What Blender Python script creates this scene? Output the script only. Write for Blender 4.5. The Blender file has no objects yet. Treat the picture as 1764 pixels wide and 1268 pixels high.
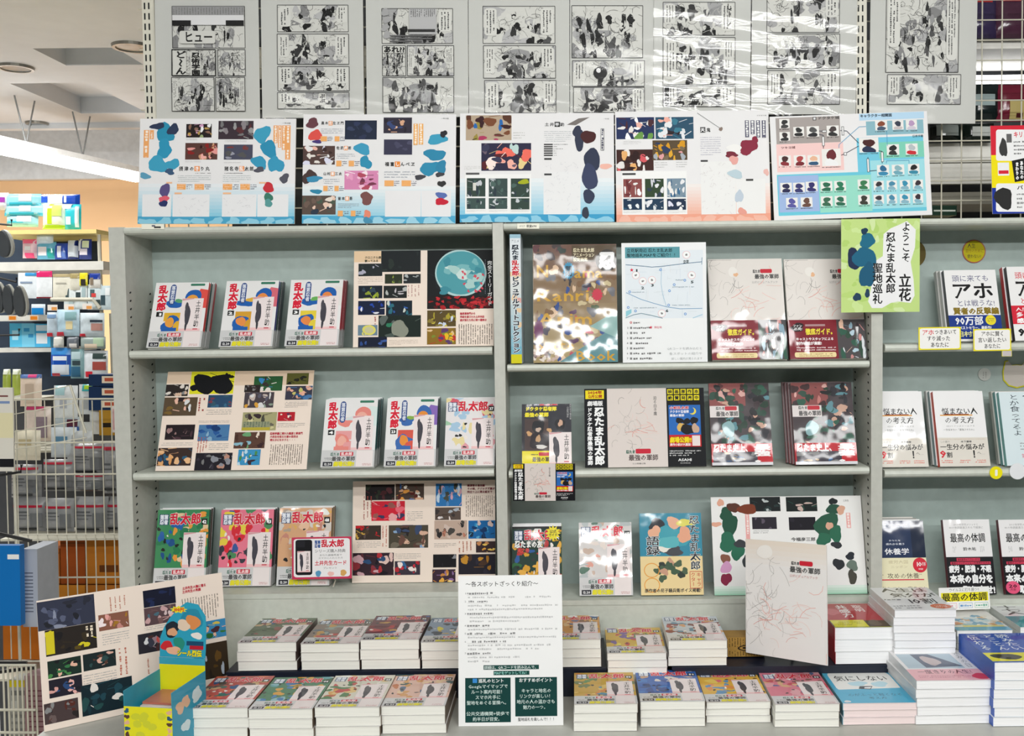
import bpy, math, random
from mathutils import Vector, Matrix

# ------------------------------------------------------------ camera, world, light, exposure
W, H, F, CX, CY = 1764.0, 1268.0, 1740.0, 990.0, 634.0
TILT, ROLL = math.radians(2.6), math.radians(0.65)
CAM = Vector((0, -2.4, 1.45))
SC = bpy.context.scene
COL = SC.collection
_f = Vector((0, math.cos(TILT), -math.sin(TILT)))
_u0 = Vector((0, math.sin(TILT), math.cos(TILT)))
_r0 = Vector((1, 0, 0))
_r = _r0 * math.cos(ROLL) - _u0 * math.sin(ROLL)
_u = _u0 * math.cos(ROLL) + _r0 * math.sin(ROLL)
cd = bpy.data.cameras.new('camera'); cd.sensor_width = 36; cd.sensor_fit = 'HORIZONTAL'
cd.lens = F / W * 36; cd.shift_x = (W / 2 - CX) / W; cd.clip_start = 0.02
cam = bpy.data.objects.new('camera', cd); COL.objects.link(cam)
cam.matrix_world = Matrix(((_r.x, _u.x, -_f.x, CAM.x), (_r.y, _u.y, -_f.y, CAM.y), (_r.z, _u.z, -_f.z, CAM.z), (0, 0, 0, 1)))
SC.camera = cam
SC.view_settings.view_transform = 'Standard'; SC.view_settings.look = 'None'
SC.view_settings.gamma = 1; SC.view_settings.use_curve_mapping = False
SC.view_settings.exposure = 0.22
wd = bpy.data.worlds.new('store_ambient'); SC.world = wd; wd.use_nodes = True
wd.node_tree.nodes['Background'].inputs[0].default_value = (0.93, 0.97, 1.0, 1)
wd.node_tree.nodes['Background'].inputs[1].default_value = 0.03
# ceiling fluorescent rows: three in the aisle behind the photographer, two over the far aisle
for i, (ly, lx, pw, ln, rx) in enumerate(((-1.75, 0.52, 8, 0.95, 42), (-2.65, 0.2, 24, 3.4, 45), (-4.2, 0.2, 72, 4.6, 48), (2.2, -3.2, 125, 3.0, 0), (0.7, -2.4, 24, 1.8, 0))):
    ld = bpy.data.lights.new('fluorescent_tube', 'AREA'); ld.shape = 'RECTANGLE'
    ld.size = ln; ld.size_y = 0.1; ld.energy = pw; ld.color = (1.0, 1.0, 0.985)
    lo = bpy.data.objects.new('fluorescent_tube', ld); COL.objects.link(lo)
    lo.location = (lx, ly, 2.55); lo.rotation_euler = (math.radians(rx), 0, 0)

# ------------------------------------------------------------ pixel rays (photo frame 1764 x 1268)
def ray(x, y): return _f + _r * ((x - CX) / F) - _u * ((y - CY) / F)
def P(x, y, Y):
    d = ray(x, y); return CAM + d * ((Y - CAM.y) / d.y)
def PZ(x, y, Z):
    d = ray(x, y); return CAM + d * ((Z - CAM.z) / d.z)
def proj(v):
    q = v - CAM; z = q.dot(_f); return (CX + F * q.dot(_r) / z, CY - F * q.dot(_u) / z)

# ------------------------------------------------------------ materials
def s2l(c): return c / 12.92 if c <= 0.04045 else ((c + 0.055) / 1.055) ** 2.4
_cc = {}
def rgb(h):
    if h not in _cc:
        if len(h) == 3: v = [int(c * 2, 16) / 255 for c in h]
        else: v = [int(h[i:i + 2], 16) / 255 for i in (0, 2, 4)]
        _cc[h] = tuple(s2l(c) for c in v) + (1.0,)
    return _cc[h]
MATS = {}
def mat(name, hx='888', rough=0.5, metal=0.0, var=0.06, scale=30, bump=0.0, emit=0, spec=0.5):
    if name in MATS: return MATS[name]
    m = bpy.data.materials.new(name); m.use_nodes = True; nt = m.node_tree; b = nt.nodes['Principled BSDF']
    c = rgb(hx)
    b.inputs['Roughness'].default_value = rough; b.inputs['Metallic'].default_value = metal
    b.inputs['Specular IOR Level'].default_value = spec
    tc = nt.nodes.new('ShaderNodeTexCoord'); nz = nt.nodes.new('ShaderNodeTexNoise')
    nz.inputs['Scale'].default_value = scale; nz.inputs['Detail'].default_value = 3
    nt.links.new(tc.outputs['Object'], nz.inputs['Vector'])
    rp = nt.nodes.new('ShaderNodeValToRGB')
    rp.color_ramp.elements[0].position = 0.3; rp.color_ramp.elements[1].position = 0.7
    rp.color_ramp.elements[0].color = tuple(x * (1 - var) for x in c[:3]) + (1,)
    rp.color_ramp.elements[1].color = tuple(min(1, x * (1 + var)) for x in c[:3]) + (1,)
    nt.links.new(nz.outputs['Fac'], rp.inputs['Fac']); nt.links.new(rp.outputs['Color'], b.inputs['Base Color'])
    if bump:
        bp = nt.nodes.new('ShaderNodeBump'); bp.inputs['Strength'].default_value = bump; bp.inputs['Distance'].default_value = 0.002
        nt.links.new(nz.outputs['Fac'], bp.inputs['Height']); nt.links.new(bp.outputs['Normal'], b.inputs['Normal'])
    if emit:
        b.inputs['Emission Color'].default_value = c; b.inputs['Emission Strength'].default_value = emit
    MATS[name] = m; return m
def print_mat(name, rough, coat=0.0, wave=0.0, scale=18):
    m = bpy.data.materials.new(name); m.use_nodes = True; nt = m.node_tree; b = nt.nodes['Principled BSDF']
    a = nt.nodes.new('ShaderNodeAttribute'); a.attribute_name = 'ink'
    nt.links.new(a.outputs['Color'], b.inputs['Base Color'])
    b.inputs['Roughness'].default_value = rough; b.inputs['Specular IOR Level'].default_value = 0.15
    if coat:
        b.inputs['Coat Weight'].default_value = coat; b.inputs['Coat Roughness'].default_value = 0.06
        tc = nt.nodes.new('ShaderNodeTexCoord'); mp = nt.nodes.new('ShaderNodeMapping'); mp.inputs['Scale'].default_value = (1.0, 0.6, 1)
        nz = nt.nodes.new('ShaderNodeTexNoise'); nz.inputs['Scale'].default_value = scale; nz.inputs['Detail'].default_value = 2
        nz.noise_dimensions = '4D'; oi = nt.nodes.new('ShaderNodeObjectInfo'); mu = nt.nodes.new('ShaderNodeMath'); mu.operation = 'MULTIPLY'; mu.inputs[1].default_value = 40
        nt.links.new(oi.outputs['Random'], mu.inputs[0]); nt.links.new(mu.outputs[0], nz.inputs['W'])
        bp = nt.nodes.new('ShaderNodeBump'); bp.inputs['Strength'].default_value = wave; bp.inputs['Distance'].default_value = 0.01
        nt.links.new(tc.outputs['Object'], mp.inputs['Vector']); nt.links.new(mp.outputs['Vector'], nz.inputs['Vector'])
        nt.links.new(nz.outputs['Fac'], bp.inputs['Height']); nt.links.new(bp.outputs['Normal'], b.inputs['Coat Normal'])
    MATS[name] = m; return m
M_PAPER = print_mat('printed_paper', 0.55)
M_GLOSS = print_mat('printed_glossy_cover', 0.4, 0.5, 0.15)
M_FILM = print_mat('printed_cover_in_film', 0.45, 0.6, 0.5, 12)
def sleeve_mat(name, st, ior):
    m = bpy.data.materials.new(name); m.use_nodes = True; nt = m.node_tree; nt.nodes.clear()
    o = nt.nodes.new('ShaderNodeOutputMaterial'); mx = nt.nodes.new('ShaderNodeMixShader')
    t = nt.nodes.new('ShaderNodeBsdfTransparent'); g = nt.nodes.new('ShaderNodeBsdfGlossy'); g.inputs['Roughness'].default_value = 0.07
    fr = nt.nodes.new('ShaderNodeFresnel'); fr.inputs['IOR'].default_value = ior
    tc = nt.nodes.new('ShaderNodeTexCoord'); mp = nt.nodes.new('ShaderNodeMapping'); mp.inputs['Scale'].default_value = (1.0, 3.0, 1)
    nz = nt.nodes.new('ShaderNodeTexNoise'); nz.inputs['Scale'].default_value = 5; nz.inputs['Detail'].default_value = 0.5
    bp = nt.nodes.new('ShaderNodeBump'); bp.inputs['Strength'].default_value = st; bp.inputs['Distance'].default_value = 0.012
    nt.links.new(tc.outputs['Object'], mp.inputs['Vector']); nt.links.new(mp.outputs['Vector'], nz.inputs['Vector'])
    nt.links.new(nz.outputs['Fac'], bp.inputs['Height'])
    for n in (g, fr): nt.links.new(bp.outputs['Normal'], n.inputs['Normal'])
    nt.links.new(fr.outputs['Fac'], mx.inputs['Fac']); nt.links.new(t.outputs[0], mx.inputs[1]); nt.links.new(g.outputs[0], mx.inputs[2])
    nt.links.new(mx.outputs[0], o.inputs['Surface']); return m
M_SLEEVE = sleeve_mat('crinkled_clear_film', 0.22, 1.4); M_SLEEVE_F = sleeve_mat('smooth_clear_film', 0.05, 1.22)
def page_mat(name, hx):
    if name in MATS: return MATS[name]
    m = bpy.data.materials.new(name); m.use_nodes = True; nt = m.node_tree; b = nt.nodes['Principled BSDF']
    tc = nt.nodes.new('ShaderNodeTexCoord'); mp = nt.nodes.new('ShaderNodeMapping'); mp.inputs['Scale'].default_value = (3, 3, 900)
    nz = nt.nodes.new('ShaderNodeTexNoise'); nz.inputs['Scale'].default_value = 1; nz.inputs['Detail'].default_value = 3
    rp = nt.nodes.new('ShaderNodeValToRGB'); c = rgb(hx)
    rp.color_ramp.elements[0].position = 0.3; rp.color_ramp.elements[1].position = 0.62
    rp.color_ramp.elements[0].color = tuple(x * 0.82 for x in c[:3]) + (1,); rp.color_ramp.elements[1].color = c
    nt.links.new(tc.outputs['Object'], mp.inputs['Vector']); nt.links.new(mp.outputs['Vector'], nz.inputs['Vector'])
    nt.links.new(nz.outputs['Fac'], rp.inputs['Fac']); nt.links.new(rp.outputs['Color'], b.inputs['Base Color'])
    b.inputs['Roughness'].default_value = 0.85; MATS[name] = m; return m
M_PAGES = page_mat('page_edges', 'f4f3ea')
M_PAGES_W = page_mat('white_page_edges', 'fcfcfc')
M_PAGES_P = page_mat('pink_page_edges', 'f8e6e4')
M_SHELF = mat('grey_green_steel', 'cbcfc4', 0.42, 0, 0.05, 60, 0.03)
M_POST = mat('pale_grey_steel', 'c0c1b8', 0.45, 0, 0.05, 60, 0.03)
M_BACK = mat('grey_green_back_panel', 'abbab5', 0.5, 0, 0.05, 40, 0.03)
M_TABLE = mat('pale_grey_laminate', 'b8b8b0', 0.45, 0, 0.05, 25)
M_BOARD = mat('white_foam_board', 'efeae2', 0.7)
M_WIRE = mat('ivory_coated_wire', 'cbc7b6', 0.4)
M_DARK = mat('dark_slot', '16191a', 0.8)
M_NAVY = mat('dark_navy_plastic', '10182a', 0.4)
M_BLACK = mat('black_steel', '101010', 0.4)

# ------------------------------------------------------------ meshes
class MB:
    def __init__(s): s.v, s.f = [], []
    def box(s, a, b):
        n = len(s.v); x0, y0, z0 = a; x1, y1, z1 = b
        s.v += [(x0, y0, z0), (x1, y0, z0), (x1, y1, z0), (x0, y1, z0), (x0, y0, z1), (x1, y0, z1), (x1, y1, z1), (x0, y1, z1)]
        s.f += [tuple(n + i for i in q) for q in ((0, 3, 2, 1), (4, 5, 6, 7), (0, 1, 5, 4), (1, 2, 6, 5), (2, 3, 7, 6), (3, 0, 4, 7))]
        return s
    def tube(s, p, r=0.002, n=6):
        p = [Vector(q) for q in p]
        base = len(s.v)
        for i, c in enumerate(p):
            d = (p[min(i + 1, len(p) - 1)] - p[max(i - 1, 0)]).normalized()
            a = d.cross(Vector((0, 0, 1)) if abs(d.z) < 0.9 else Vector((1, 0, 0))).normalized(); b = d.cross(a)
            for k in range(n):
                t = 2 * math.pi * k / n; s.v.append(tuple(c + a * (r * math.cos(t)) + b * (r * math.sin(t))))
        for i in range(len(p) - 1):
            for k in range(n):
                s.f.append((base + i * n + k, base + i * n + (k + 1) % n, base + (i + 1) * n + (k + 1) % n, base + (i + 1) * n + k))
        s.f.append(tuple(base + k for k in range(n))[::-1]); s.f.append(tuple(base + (len(p) - 1) * n + k for k in range(n)))
        return s
    def prism(s, poly, z0, z1):            # polygon in local xy, extruded along z
        n = len(s.v); k = len(poly)
        s.v += [(x, y, z0) for x, y in poly] + [(x, y, z1) for x, y in poly]
        s.f.append(tuple(n + i for i in range(k))[::-1]); s.f.append(tuple(n + k + i for i in range(k)))
        for i in range(k): j = (i + 1) % k; s.f.append((n + i, n + j, n + k + j, n + k + i))
        return s
    def extrude_x(s, prof, x0, x1):        # profile in (y, z)
        n = len(s.v); k = len(prof)
        s.v += [(x0, y, z) for y, z in prof] + [(x1, y, z) for y, z in prof]
        s.f.append(tuple(n + i for i in range(k))); s.f.append(tuple(n + k + i for i in range(k))[::-1])
        for i in range(k): j = (i + 1) % k; s.f.append((n + i, n + k + i, n + k + j, n + j))
        return s
    def mesh(s, name):
        me = bpy.data.meshes.new(name); me.from_pydata(s.v, [], s.f); me.update(); return me
    def build(s, name, m, parent=None, smooth=False):
        me = s.mesh(name); me.materials.append(m)
        if smooth:
            for q in me.polygons: q.use_smooth = True
        return obj(name, me, parent)
def obj(name, me, parent=None):
    o = bpy.data.objects.new(name, me); COL.objects.link(o)
    if parent: o.parent = parent
    return o
def tag(o, label=None, cat=None, group=None, kind=None):
    if label: o['label'] = label
    if cat: o['category'] = cat
    if group: o['group'] = group
    if kind: o['kind'] = kind
    return o
def empty(name, label, cat, mw=None, group=None):
    o = bpy.data.objects.new(name, None); COL.objects.link(o); o.empty_display_size = 0.05
    if mw is not None: o.matrix_world = mw
    return tag(o, label, cat, group)

# ------------------------------------------------------------ glyphs
_fc = bpy.data.curves.new('glyph', 'FONT'); _fc.resolution_u = 2
_fo = bpy.data.objects.new('glyph', _fc); _fs = bpy.data.scenes.new('glyphs'); _fs.collection.objects.link(_fo)
_gl = {}
def glyph(ch, bold=0):
    k = ch
    if k not in _gl:
        _fc.body = ch; _fc.resolution_u = 1
        with bpy.context.temp_override(scene=_fs, view_layer=_fs.view_layers[0]):
            dg = bpy.context.evaluated_depsgraph_get(); me = bpy.data.meshes.new_from_object(_fo.evaluated_get(dg))
        vs = [(v.co.x, v.co.y) for v in me.vertices]; fs = [tuple(q.vertices) for q in me.polygons]
        if ord(ch) > 0x2000: adv = 1.0
        else: adv = (max(v[0] for v in vs) + 0.06) if vs else 0.3
        _gl[k] = (vs, fs, adv); bpy.data.meshes.remove(me)
    return _gl[k]

# ------------------------------------------------------------ flat things: a sheet is a plane with its own frame
class Sheet:
    def __init__(s, o, ex, ey, w, h):
        s.o, s.ex, s.ey, s.w, s.h = o, ex, ey, w, h; s.n = ex.cross(ey)
        s.mw = Matrix(((ex.x, ey.x, s.n.x, o.x), (ex.y, ey.y, s.n.y, o.y), (ex.z, ey.z, s.n.z, o.z), (0, 0, 0, 1)))
    def L(s, x, y):                        # photo pixel -> local xy on this plane
        d = ray(x, y); t = (s.o - CAM).dot(s.n) / d.dot(s.n); q = CAM + d * t - s.o
        return (q.dot(s.ex), q.dot(s.ey))
    def moved(s, dx=0, dy=0, dn=0):
        return Sheet(s.o + s.ex * dx + s.ey * dy + s.n * dn, s.ex, s.ey, s.w, s.h)
def lean_sheet(bl, br, top, Y, lean, z=None, Y2=None, h=None, t=0.0125):
    """bottom corners in pixels (on depth Y, right corner on Y2), height from the pixel row 'top', leaning back"""
    a, b = P(bl[0], bl[1], Y), P(br[0], br[1], Y if Y2 is None else Y2)
    if z is not None: a.z = b.z = z + abs(t * math.sin(math.radians(lean))) + 0.0004
    ex = (b - a).normalized(); up = Vector((0, math.sin(math.radians(lean)), math.cos(math.radians(lean))))
    hz = Vector((-ex.y, ex.x, 0)).normalized()
    up = hz * math.sin(math.radians(lean)) + Vector((0, 0, 1)) * math.cos(math.radians(lean))
    ey = (up - ex * up.dot(ex)).normalized()
    sh = Sheet((a + b) / 2, ex, ey, (b - a).length, 1.0)
    sh.h = h if h else sh.L((bl[0] + br[0]) / 2, top)[1]
    return sh

class Ink:
    """printed shapes on a sheet; painter's order gives each draw its own hair-thin layer"""
    def __init__(s, sh, z0=0.00012, seed=1):
        s.sh, s.z, s.v, s.f, s.c, s.rng = sh, z0, [], [], [], random.Random(seed); s.uv()
    def uv(s):                              # u right, v down, 0..1 of the sheet
        w, h = s.sh.w, s.sh.h; s.m = lambda x, y: ((x - 0.5) * w, (1 - y) * h); return s
    def zoom(s, ox, oy, k):                 # coordinates read off an enlargement of the photograph
        w, h = s.sh.w / 2, s.sh.h
        def m(x, y):
            a, b = s.sh.L(ox + x / k, oy + y / k)
            return (min(w, max(-w, a)), min(h, max(0, b)))
        s.m = m; return s
    def poly(s, pts, col):
        n = len(s.v); s.v += [(x, y, s.z) for x, y in pts]; s.f.append(tuple(range(n, n + len(pts)))); s.c.append(col); s.z += 3e-6
    def Q(s, pts, col): s.poly([s.m(*p) for p in pts], col)
    def box(s, x0, y0, x1, y1):             # a field lying square on the sheet
        xm, ym = (x0 + x1) / 2, (y0 + y1) / 2
        return s.m(x0, ym)[0], s.m(xm, y1)[1], s.m(x1, ym)[0], s.m(xm, y0)[1]
    def inside(s, x0, y0, x1, y1):          # unit coordinates of such a field; returns the mapping to restore
        a, b, c, d = s.box(x0, y0, x1, y1); old = s.m
        s.m = lambda u, v: (a + (c - a) * u, d + (b - d) * v); return old
    def R(s, x0, y0, x1, y1, col):
        a, b, c, d = s.box(x0, y0, x1, y1); s.poly([(a, b), (c, b), (c, d), (a, d)], col)
    def grad(s, x0, y0, x1, y1, c0, c1, n=8):   # printed tint, top to bottom
        a, b = rgb(c0), rgb(c1)
        for i in range(n):
            t = i / (n - 1); k = 'mix%d%s%s%d' % (n, c0, c1, i)
            _cc[k] = tuple(p + (q - p) * t for p, q in zip(a, b))
            s.R(x0, y0 + (y1 - y0) * i / n, x1, y0 + (y1 - y0) * (i + 1) / n, k)
    def RR(s, x0, y0, x1, y1, r, col, n=4):    # rounded rectangle
        pts = []
        for cx, cy, a0 in ((x1 - r, y0 + r, -90), (x1 - r, y1 - r, 0), (x0 + r, y1 - r, 90), (x0 + r, y0 + r, 180)):
            for i in range(n + 1):
                t = math.radians(a0 + 90 * i / n); pts.append((cx + r * math.cos(t), cy + r * math.sin(t)))
        s.Q(pts[::-1], col)
    def B(s, cx, cy, rx, ry, col, irr=0.12, n=18, clip=None):
        pts = []; r = s.rng; a, b, c = (r.uniform(0, 6.28) for _ in range(3)); tl = r.uniform(-.35, .35) if irr > .1 else 0; ct, st = math.cos(tl), math.sin(tl)
        for i in range(n):
            t = -2 * math.pi * i / n; k = 1 + irr * (.8 * math.sin(2 * t + a) + .6 * math.sin(3 * t + b) + .35 * math.sin(5 * t + c))
            u, v = k * math.cos(t), k * math.sin(t); x, y = cx + rx * (u * ct - v * st), cy + ry * (u * st + v * ct)
            if clip: x = min(clip[2], max(clip[0], x)); y = min(clip[3], max(clip[1], y))
            pts.append((x, y))
        s.Q(pts, col)
    def star(s, cx, cy, r1, r2, n, col, sy=1):
        s.Q([(cx + (r1 if i % 2 else r2) * math.sin(-math.pi * i / n), cy - (r1 if i % 2 else r2) * sy * math.cos(math.pi * i / n)) for i in range(2 * n)], col)
    def line(s, pts, w, col):
        pts = [s.m(*p) for p in pts]
        for (ax, ay), (bx, by) in zip(pts, pts[1:]):
            dx, dy = bx - ax, by - ay; l = math.hypot(dx, dy) or 1e-9; ox, oy = -dy / l * w / 2, dx / l * w / 2
            s.poly([(ax - ox, ay - oy), (bx - ox, by - oy), (bx + ox, by + oy), (ax + ox, ay + oy)], col); s.z -= 1.5e-6
        s.z += 3e-6
    def frame(s, x0, y0, x1, y1, w, col):
        s.line([(x0, y0), (x1, y0), (x1, y1), (x0, y1), (x0, y0)], w, col)
    def T(s, t, x0, y0, x1, y1, col, vert=False, bold=0.0, edge=None, ew=0.05):
        if edge: s.T(t, x0, y0, x1, y1, edge, vert, bold + ew)
        a_, b_, c_, d_ = s.box(x0, y0, x1, y1); c = [(a_, b_), (c_, b_), (c_, d_), (a_, d_)]
        gs = [glyph(ch) for ch in t]
        tot = len(t) if vert else sum(g[2] for g in gs)
        if bold <= 0: offs = ((0, 0),)
        else: n_ = 4 if bold < .035 else 6; offs = ((0, 0),) * (bold >= .05) + tuple((bold * math.cos(6.2832 * (q + .5) / n_), bold * math.sin(6.2832 * (q + .5) / n_)) for q in range(n_))
        pos = 0.0
        for ch, (vs, fs, adv) in zip(t, gs):
            for io, (ox, oy) in enumerate(offs):
                n = len(s.v); zz = s.z + io * 4e-6
                for gx, gy in vs:
                    gx, gy = gx + ox, gy + oy + 0.12
                    if vert:
                        if ch in 'ー〜―…': gx, gy = gy, 1 - gx
                        off = 0 if adv > 0.9 or ch in 'ー〜―…' else (1 - adv) / 2
                        u, v = gx + off, 1 - (pos + 1 - gy) / tot
                    else: u, v = (pos + gx) / tot, gy
                    s.v.append((c[0][0] + (c[1][0] - c[0][0]) * u, c[0][1] + (c[3][1] - c[0][1]) * v, zz))
                for q in fs: s.f.append(tuple(n + i for i in q)); s.c.append(col)
            pos += 1 if vert else adv
        s.z += 4e-6 * (len(offs) + 1)
    def L(s, x0, y0, x1, y1, n, col, vert=False, fill=0.5):    # running text too small to read
        r = s.rng; old = s.m; a, b, c, d = s.box(x0, y0, x1, y1); x0, x1, y0, y1 = a, c, -d, -b; s.m = lambda x, y: (x, -y)
        for i in range(n):
            if vert:
                a = x0 + (x1 - x0) * (i + 0.5 - fill / 2) / n; b = x0 + (x1 - x0) * (i + 0.5 + fill / 2) / n; p, e = y0, y1
            else:
                a = y0 + (y1 - y0) * (i + 0.5 - fill / 2) / n; b = y0 + (y1 - y0) * (i + 0.5 + fill / 2) / n; p, e = x0, x1
            if i == n - 1 and n > 2: e = p + (e - p) * r.uniform(0.4, 1)
            step = (b - a) * 1.1
            while p < e:
                l = step * r.uniform(0.35, 1.0); q = min(e, p + l)
                if r.random() < 0.86:
                    k = r.uniform(0.0, 0.3) * (b - a)
                    if vert: s.R(a + k, p, b - r.uniform(0, 0.3) * (b - a), q, col)
                    else: s.R(p, a + k, q, b - r.uniform(0, 0.3) * (b - a), col)
                    s.z -= 3e-6
                p = q + step * 0.22
        s.z += 3e-6; s.m = old
    def S(s, x0, y0, x1, y1, base, cols='', m=3):               # a printed colour picture: tinted ground with loose patches
        s.R(x0, y0, x1, y1, base); r = s.rng; old = s.inside(x0, y0, x1, y1); cl = (0, 0, 1, 1)
        for c in cols.split():
            for k in range(r.randint(2, m + 2)):
                if k in (2, 4):
                    a, v = r.random(), r.random(); s.line([(a, v), (min(1, a + r.uniform(.05, .3)), min(1, max(0, v + r.uniform(-.2, .2))))], r.uniform(.0006, .002), c); continue
                s.B(r.uniform(0.06, 0.94), r.uniform(0.1, 0.98), r.uniform(0.03, 0.13), r.uniform(0.05, 0.22), c, 0.22, 14, cl)
        s.m = old
    def build(s, name, parent, m=None, kind=None):
        me = bpy.data.meshes.new(name); me.from_pydata(s.v, [], s.f)
        at = me.color_attributes.new('ink', 'FLOAT_COLOR', 'CORNER')
        buf = []
        for q, c in zip(s.f, s.c): buf += list(rgb(c)) * len(q)
        at.data.foreach_set('color', buf); me.materials.append(m or M_PAPER); me.update()
        return obj(name, me, parent)

def board(name, label, cat, sh, base='efe9e0', t=0.004, m=None, group=None, core=M_BOARD, prints='printed_face', seed=1):
    """a thin printed board or card: returns its Empty and an Ink to draw on"""
    e = empty(name, label, cat, sh.mw, group)
    MB().box((-sh.w / 2, 0, -t), (sh.w / 2, sh.h, 0)).build('backing_board' if t > 0.002 else 'paper_sheet', core, e)
    ik = Ink(sh, seed=seed); ik.R(0, 0, 1, 1, base); ik.e = e
    return ik
_bm = {}
def book(name, label, cat, sh, t, spine='ddd', band=None, group=None, pages=M_PAGES, side=1, cover='eee', bandh=0.25):
    """a paperback whose front cover lies in the sheet plane; spine on the right (1) or left (-1)"""
    e = empty(name, label, cat, sh.mw, group); w, h = sh.w / 2, sh.h
    k = (round(w, 3), round(h, 3), round(t, 4), pages.name, side)
    if k not in _bm:
        pb = MB().box((-w + (0.0006 if side > 0 else 0.0008), 0.0012, -t + 0.0006), (w - 0.0008, h - 0.0012, -0.0006)).mesh('page_block'); pb.materials.append(pages)
        _bm[k] = pb
    obj('page_block', _bm[k], e)
    kc = k + (spine, band, cover, bandh)
    if kc not in _bm:
        b = MB(); b.box((-w, 0, -0.0005), (w, h, 0)); b.box((-w, 0, -t), (w, h, -t + 0.0005))
        xs = (w - 0.0006, w + 0.0002) if side > 0 else (-w - 0.0002, -w + 0.0006)
        hb = h * bandh if band else 0
        b.box((xs[0], hb, -t), (xs[1], h, 0))
        if band: b.box((xs[0], 0, -t), (xs[1], hb, 0))
        me = b.mesh('cover')
        for c in (cover, spine, band or spine): me.materials.append(mat('cover_stock_' + c, c, 0.35))
        for q in me.polygons: q.material_index = 0 if q.index < 12 else (1 if q.index < 18 else 2)
        _bm[kc] = me
    obj('cover', _bm[kc], e)
    return e

# ------------------------------------------------------------ the setting
def struct(name, mb, m): return tag(mb.build(name, m), kind='structure')
M_CEIL = mat('off_white_ceiling', 'd6d8da', 0.8, 0, 0.03, 8)
struct('floor', MB().box((-7, -6.5, -0.05), (4, 6, 0)), mat('pale_vinyl_floor', 'b4b3ae', 0.4, 0, 0.06, 3))
ZC = 2.62
def cz(x, y): return PZ(x, y, ZC)
cof = []
for (xa, xb, ya, yb) in ((55, 200, 83, 113), (15, 150, 143, 196)):
    cof.append((cz(xa, ya).x, cz(xb, ya).x, cz(100, ya).y, cz(100, yb).y))
yend = cz(100, 212).y
xs = sorted([-7, 4] + [c[i] for c in cof for i in (0, 1)]); ys = sorted([-6.5, yend] + [c[i] for c in cof for i in (2, 3)])
cb = MB()
for i in range(len(xs) - 1):
    for j in range(len(ys) - 1):
        mx, my = (xs[i] + xs[i + 1]) / 2, (ys[j] + ys[j + 1]) / 2
        if not any(c[0] < mx < c[1] and c[2] < my < c[3] for c in cof):
            cb.box((xs[i], ys[j], ZC), (xs[i + 1], ys[j + 1], ZC + 0.02))
ceil = struct('ceiling', cb, M_CEIL)
for k, c in enumerate(cof):
    b = MB(); g = 0.09; w = 0.02
    b.box((c[0], c[2], ZC + g), (c[1], c[3], ZC + g + w)); b.box((c[0] - w, c[2], ZC + w), (c[0], c[3], ZC + g)); b.box((c[1], c[2], ZC + w), (c[1] + w, c[3], ZC + g))
    b.box((c[0], c[2] - w, ZC + w), (c[1], c[2], ZC + g)); b.box((c[0], c[3], ZC + w), (c[1], c[3] + w, ZC + g))
    b.build('ceiling_recess', M_CEIL, ceil)
struct('trim_1', MB().box((-7, yend, ZC - 0.03), (4, yend + 0.06, 3.0)), M_CEIL)
struct('ceiling_upper', MB().box((-7, yend + 0.06, 2.98), (4, 6, 3.0)), M_CEIL)
wl = P(-40, 298, 4.3); wr = P(330, 322, 4.3)
struct('wall_back', MB().box((-7, 4.3, 0), (4, 4.36, (wl.z + wr.z) / 2)), mat('warm_orange_wall', 'f4c694', 0.7, 0, 0.05, 2))
struct('trim_2', MB().box((-7, 4.24, (wl.z + wr.z) / 2), (4, 4.36, 2.98)), mat('white_bulkhead', 'eceef0', 0.7))
struct('wall_left', MB().box((-7.05, -6.5, 0), (-7, 6, 3.0)), M_CEIL)
for px, py, r, lb in ((27, 115, 0.062, 'recessed round downlight at the far left of the ceiling'), (228, 79, 0.066, 'recessed round downlight beside the slotted post'), (64, 211, 0.05, 'recessed round downlight by the ceiling edge')):
    c = PZ(px, py, ZC)
    e = empty('downlight', lb, 'downlight', Matrix.Translation(c), 'recessed ceiling downlights')
    ring = MB(); n = 28
    ring.v = [(r * q * math.cos(6.2832 * i / n), r * q * math.sin(6.2832 * i / n), z) for q, z in ((1.25, 0), (1.2, -0.012), (1.0, -0.012), (0.92, 0.0)) for i in range(n)]
    ring.f = [(k * n + i, k * n + (i + 1) % n, (k + 1) * n + (i + 1) % n, (k + 1) * n + i) for k in range(3) for i in range(n)]
    ring.build('trim_ring', mat('brushed_lamp_ring', '8d8a82', 0.35, 0.6), e)
    lens = MB(); lens.prism([(r * 0.95 * math.cos(6.2832 * i / n), r * 0.95 * math.sin(6.2832 * i / n)) for i in range(n)], -0.008, -0.002)
    lens.build('lamp_lens', mat('grey_lamp_glass', '6d7373', 0.2), e)
# hanging fluorescent batten above the far aisle
a, b = PZ(-60, 246, 2.33), PZ(242, 309, 2.33)
d = (b - a).normalized(); e = empty('hanging_light', 'long white fluorescent batten hanging above the far aisle', 'light', Matrix.Translation(a))
s_ = Vector((-d.y, d.x, 0)) * 0.05
def slab(a, b, s, z0, z1):
    m = MB(); q = [a - s, b - s, b + s, a + s]; n = 4
    m.v = [tuple(v + Vector((0, 0, z0))) for v in q] + [tuple(v + Vector((0, 0, z1))) for v in q]
    m.f = [(3, 2, 1, 0), (4, 5, 6, 7), (0, 1, 5, 4), (1, 2, 6, 5), (2, 3, 7, 6), (3, 0, 4, 7)]; return m
z0 = Vector((0, 0, 0))
slab(z0, b - a, s_, 0.03, 0.06).build('housing', mat('white_lamp_housing', 'f2f2f0', 0.5), e)
slab(z0, b - a, s_ * 0.75, -0.015, 0.03).build('fluorescent_tube', mat('lit_fluorescent', 'ffffff', 0.5, emit=11.0), e)
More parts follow.
